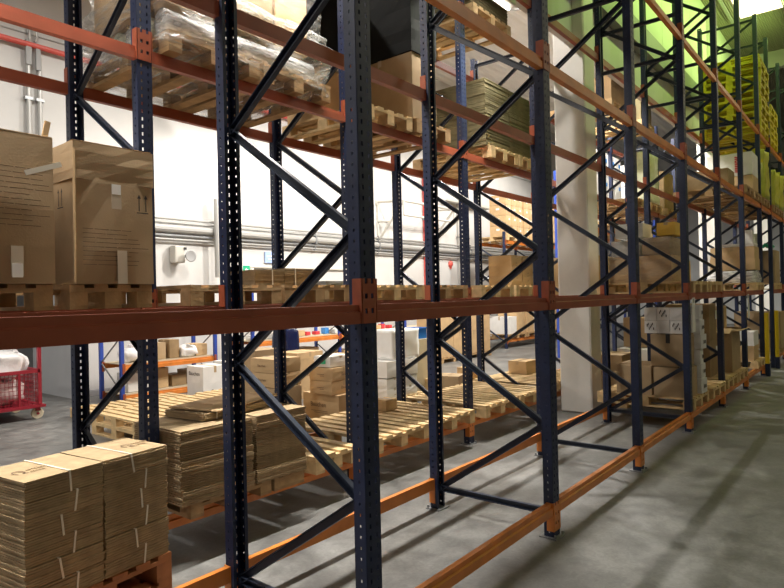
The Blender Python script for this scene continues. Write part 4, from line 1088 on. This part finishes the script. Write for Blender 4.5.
for k, x in enumerate((8.6, 11.0, 13.6, 16.2, 18.8)):
    t = thing('linear_luminaire', 'long cream linear luminaire above the aisle rack, %s from the left' % ORD[k].replace('leftmost', 'first'), 'lamp', (x, 1.5, 8.1), 0, 'linear luminaires')
    MB().box((0, 0, 0.10), (2.3, 0.24, 0.12)).bevel(0.03, 2).build('housing', M['cream'], t)
    MB().tube((-1.1, 0.05, 0.0), (1.1, 0.05, 0.0), 0.02, 8).build('tube', M['greenglow'], t)
    for q in (-1.0, 1.0): MB().tube((q, 0, 0.14), (q, 0, 0.9), 0.01, 6).build('hanger', M['steel'], t)
    ld = bpy.data.lights.new('lamp_light', 'AREA'); ld.shape = 'RECTANGLE'; ld.size = 2.2; ld.size_y = 0.15; ld.energy = 48; ld.color = GR
    l = bpy.data.objects.new('lamp_light', ld); COL.objects.link(l); l.parent = t; l.location = (0, 0.08, -0.03)
    l.rotation_euler = (math.radians(78), 0, 0)

for k, x in enumerate((0.9, 3.1, 5.9)):  # added unseen strips that brighten the stack tops and the gap floor
    t = thing('linear_luminaire', 'added white linear luminaire under the partition between the racks, %s from the left' % ORD[k].replace('leftmost', 'first'), 'lamp', (x, 3.46, 5.16), 0, 'added luminaires under the partition')
    MB().box((0, 0, 0.11), (1.6, 0.16, 0.10)).bevel(0.02, 2).build('housing', M['cream'], t)
    MB().tube((-0.75, 0, 0.035), (0.75, 0, 0.035), 0.018, 8).build('tube', M['bulb'], t)
    for q in (-0.6, 0.6): MB().tube((q, 0, 0.15), (q, 0, 0.21), 0.01, 6).build('hanger', M['steel'], t)
    ld = bpy.data.lights.new('lamp_light', 'AREA'); ld.shape = 'RECTANGLE'; ld.size = 1.5; ld.size_y = 0.10; ld.energy = 52; ld.color = WH; ld.spread = math.radians(78)
    l = bpy.data.objects.new('lamp_light', ld); COL.objects.link(l); l.parent = t; l.location = (0, 0, 0.0)

w = bpy.data.worlds.new('World'); S.world = w; w.use_nodes = True
w.node_tree.nodes['Background'].inputs['Color'].default_value = (0.9, 0.95, 1.0, 1)
w.node_tree.nodes['Background'].inputs['Strength'].default_value = 0.05

# ================================================================== camera
yaw, pitch, roll, H = 0.6803, 0.0041, 0.0223, 1.7361
F0 = Vector((math.cos(yaw), math.sin(yaw), 0)); R0 = Vector((math.sin(yaw), -math.cos(yaw), 0)); U0 = Vector((0, 0, 1))
D_ = F0*math.cos(pitch) + U0*math.sin(pitch); U1 = -F0*math.sin(pitch) + U0*math.cos(pitch)
R_ = R0*math.cos(roll) - U1*math.sin(roll); U_ = R0*math.sin(roll) + U1*math.cos(roll)
cd = bpy.data.cameras.new('camera'); cam = bpy.data.objects.new('camera', cd); COL.objects.link(cam)
cam.matrix_world = Matrix(((R_.x, U_.x, -D_.x, 0), (R_.y, U_.y, -D_.y, 0), (R_.z, U_.z, -D_.z, H), (0, 0, 0, 1)))
cd.sensor_width = 36; cd.lens = 605.95/784*36; cd.clip_start = 0.02; cd.clip_end = 200
S.camera = cam
S.view_settings.view_transform = 'Standard'; S.view_settings.look = 'None'
S.view_settings.gamma = 1; S.view_settings.use_curve_mapping = False
S.view_settings.exposure = 0.25
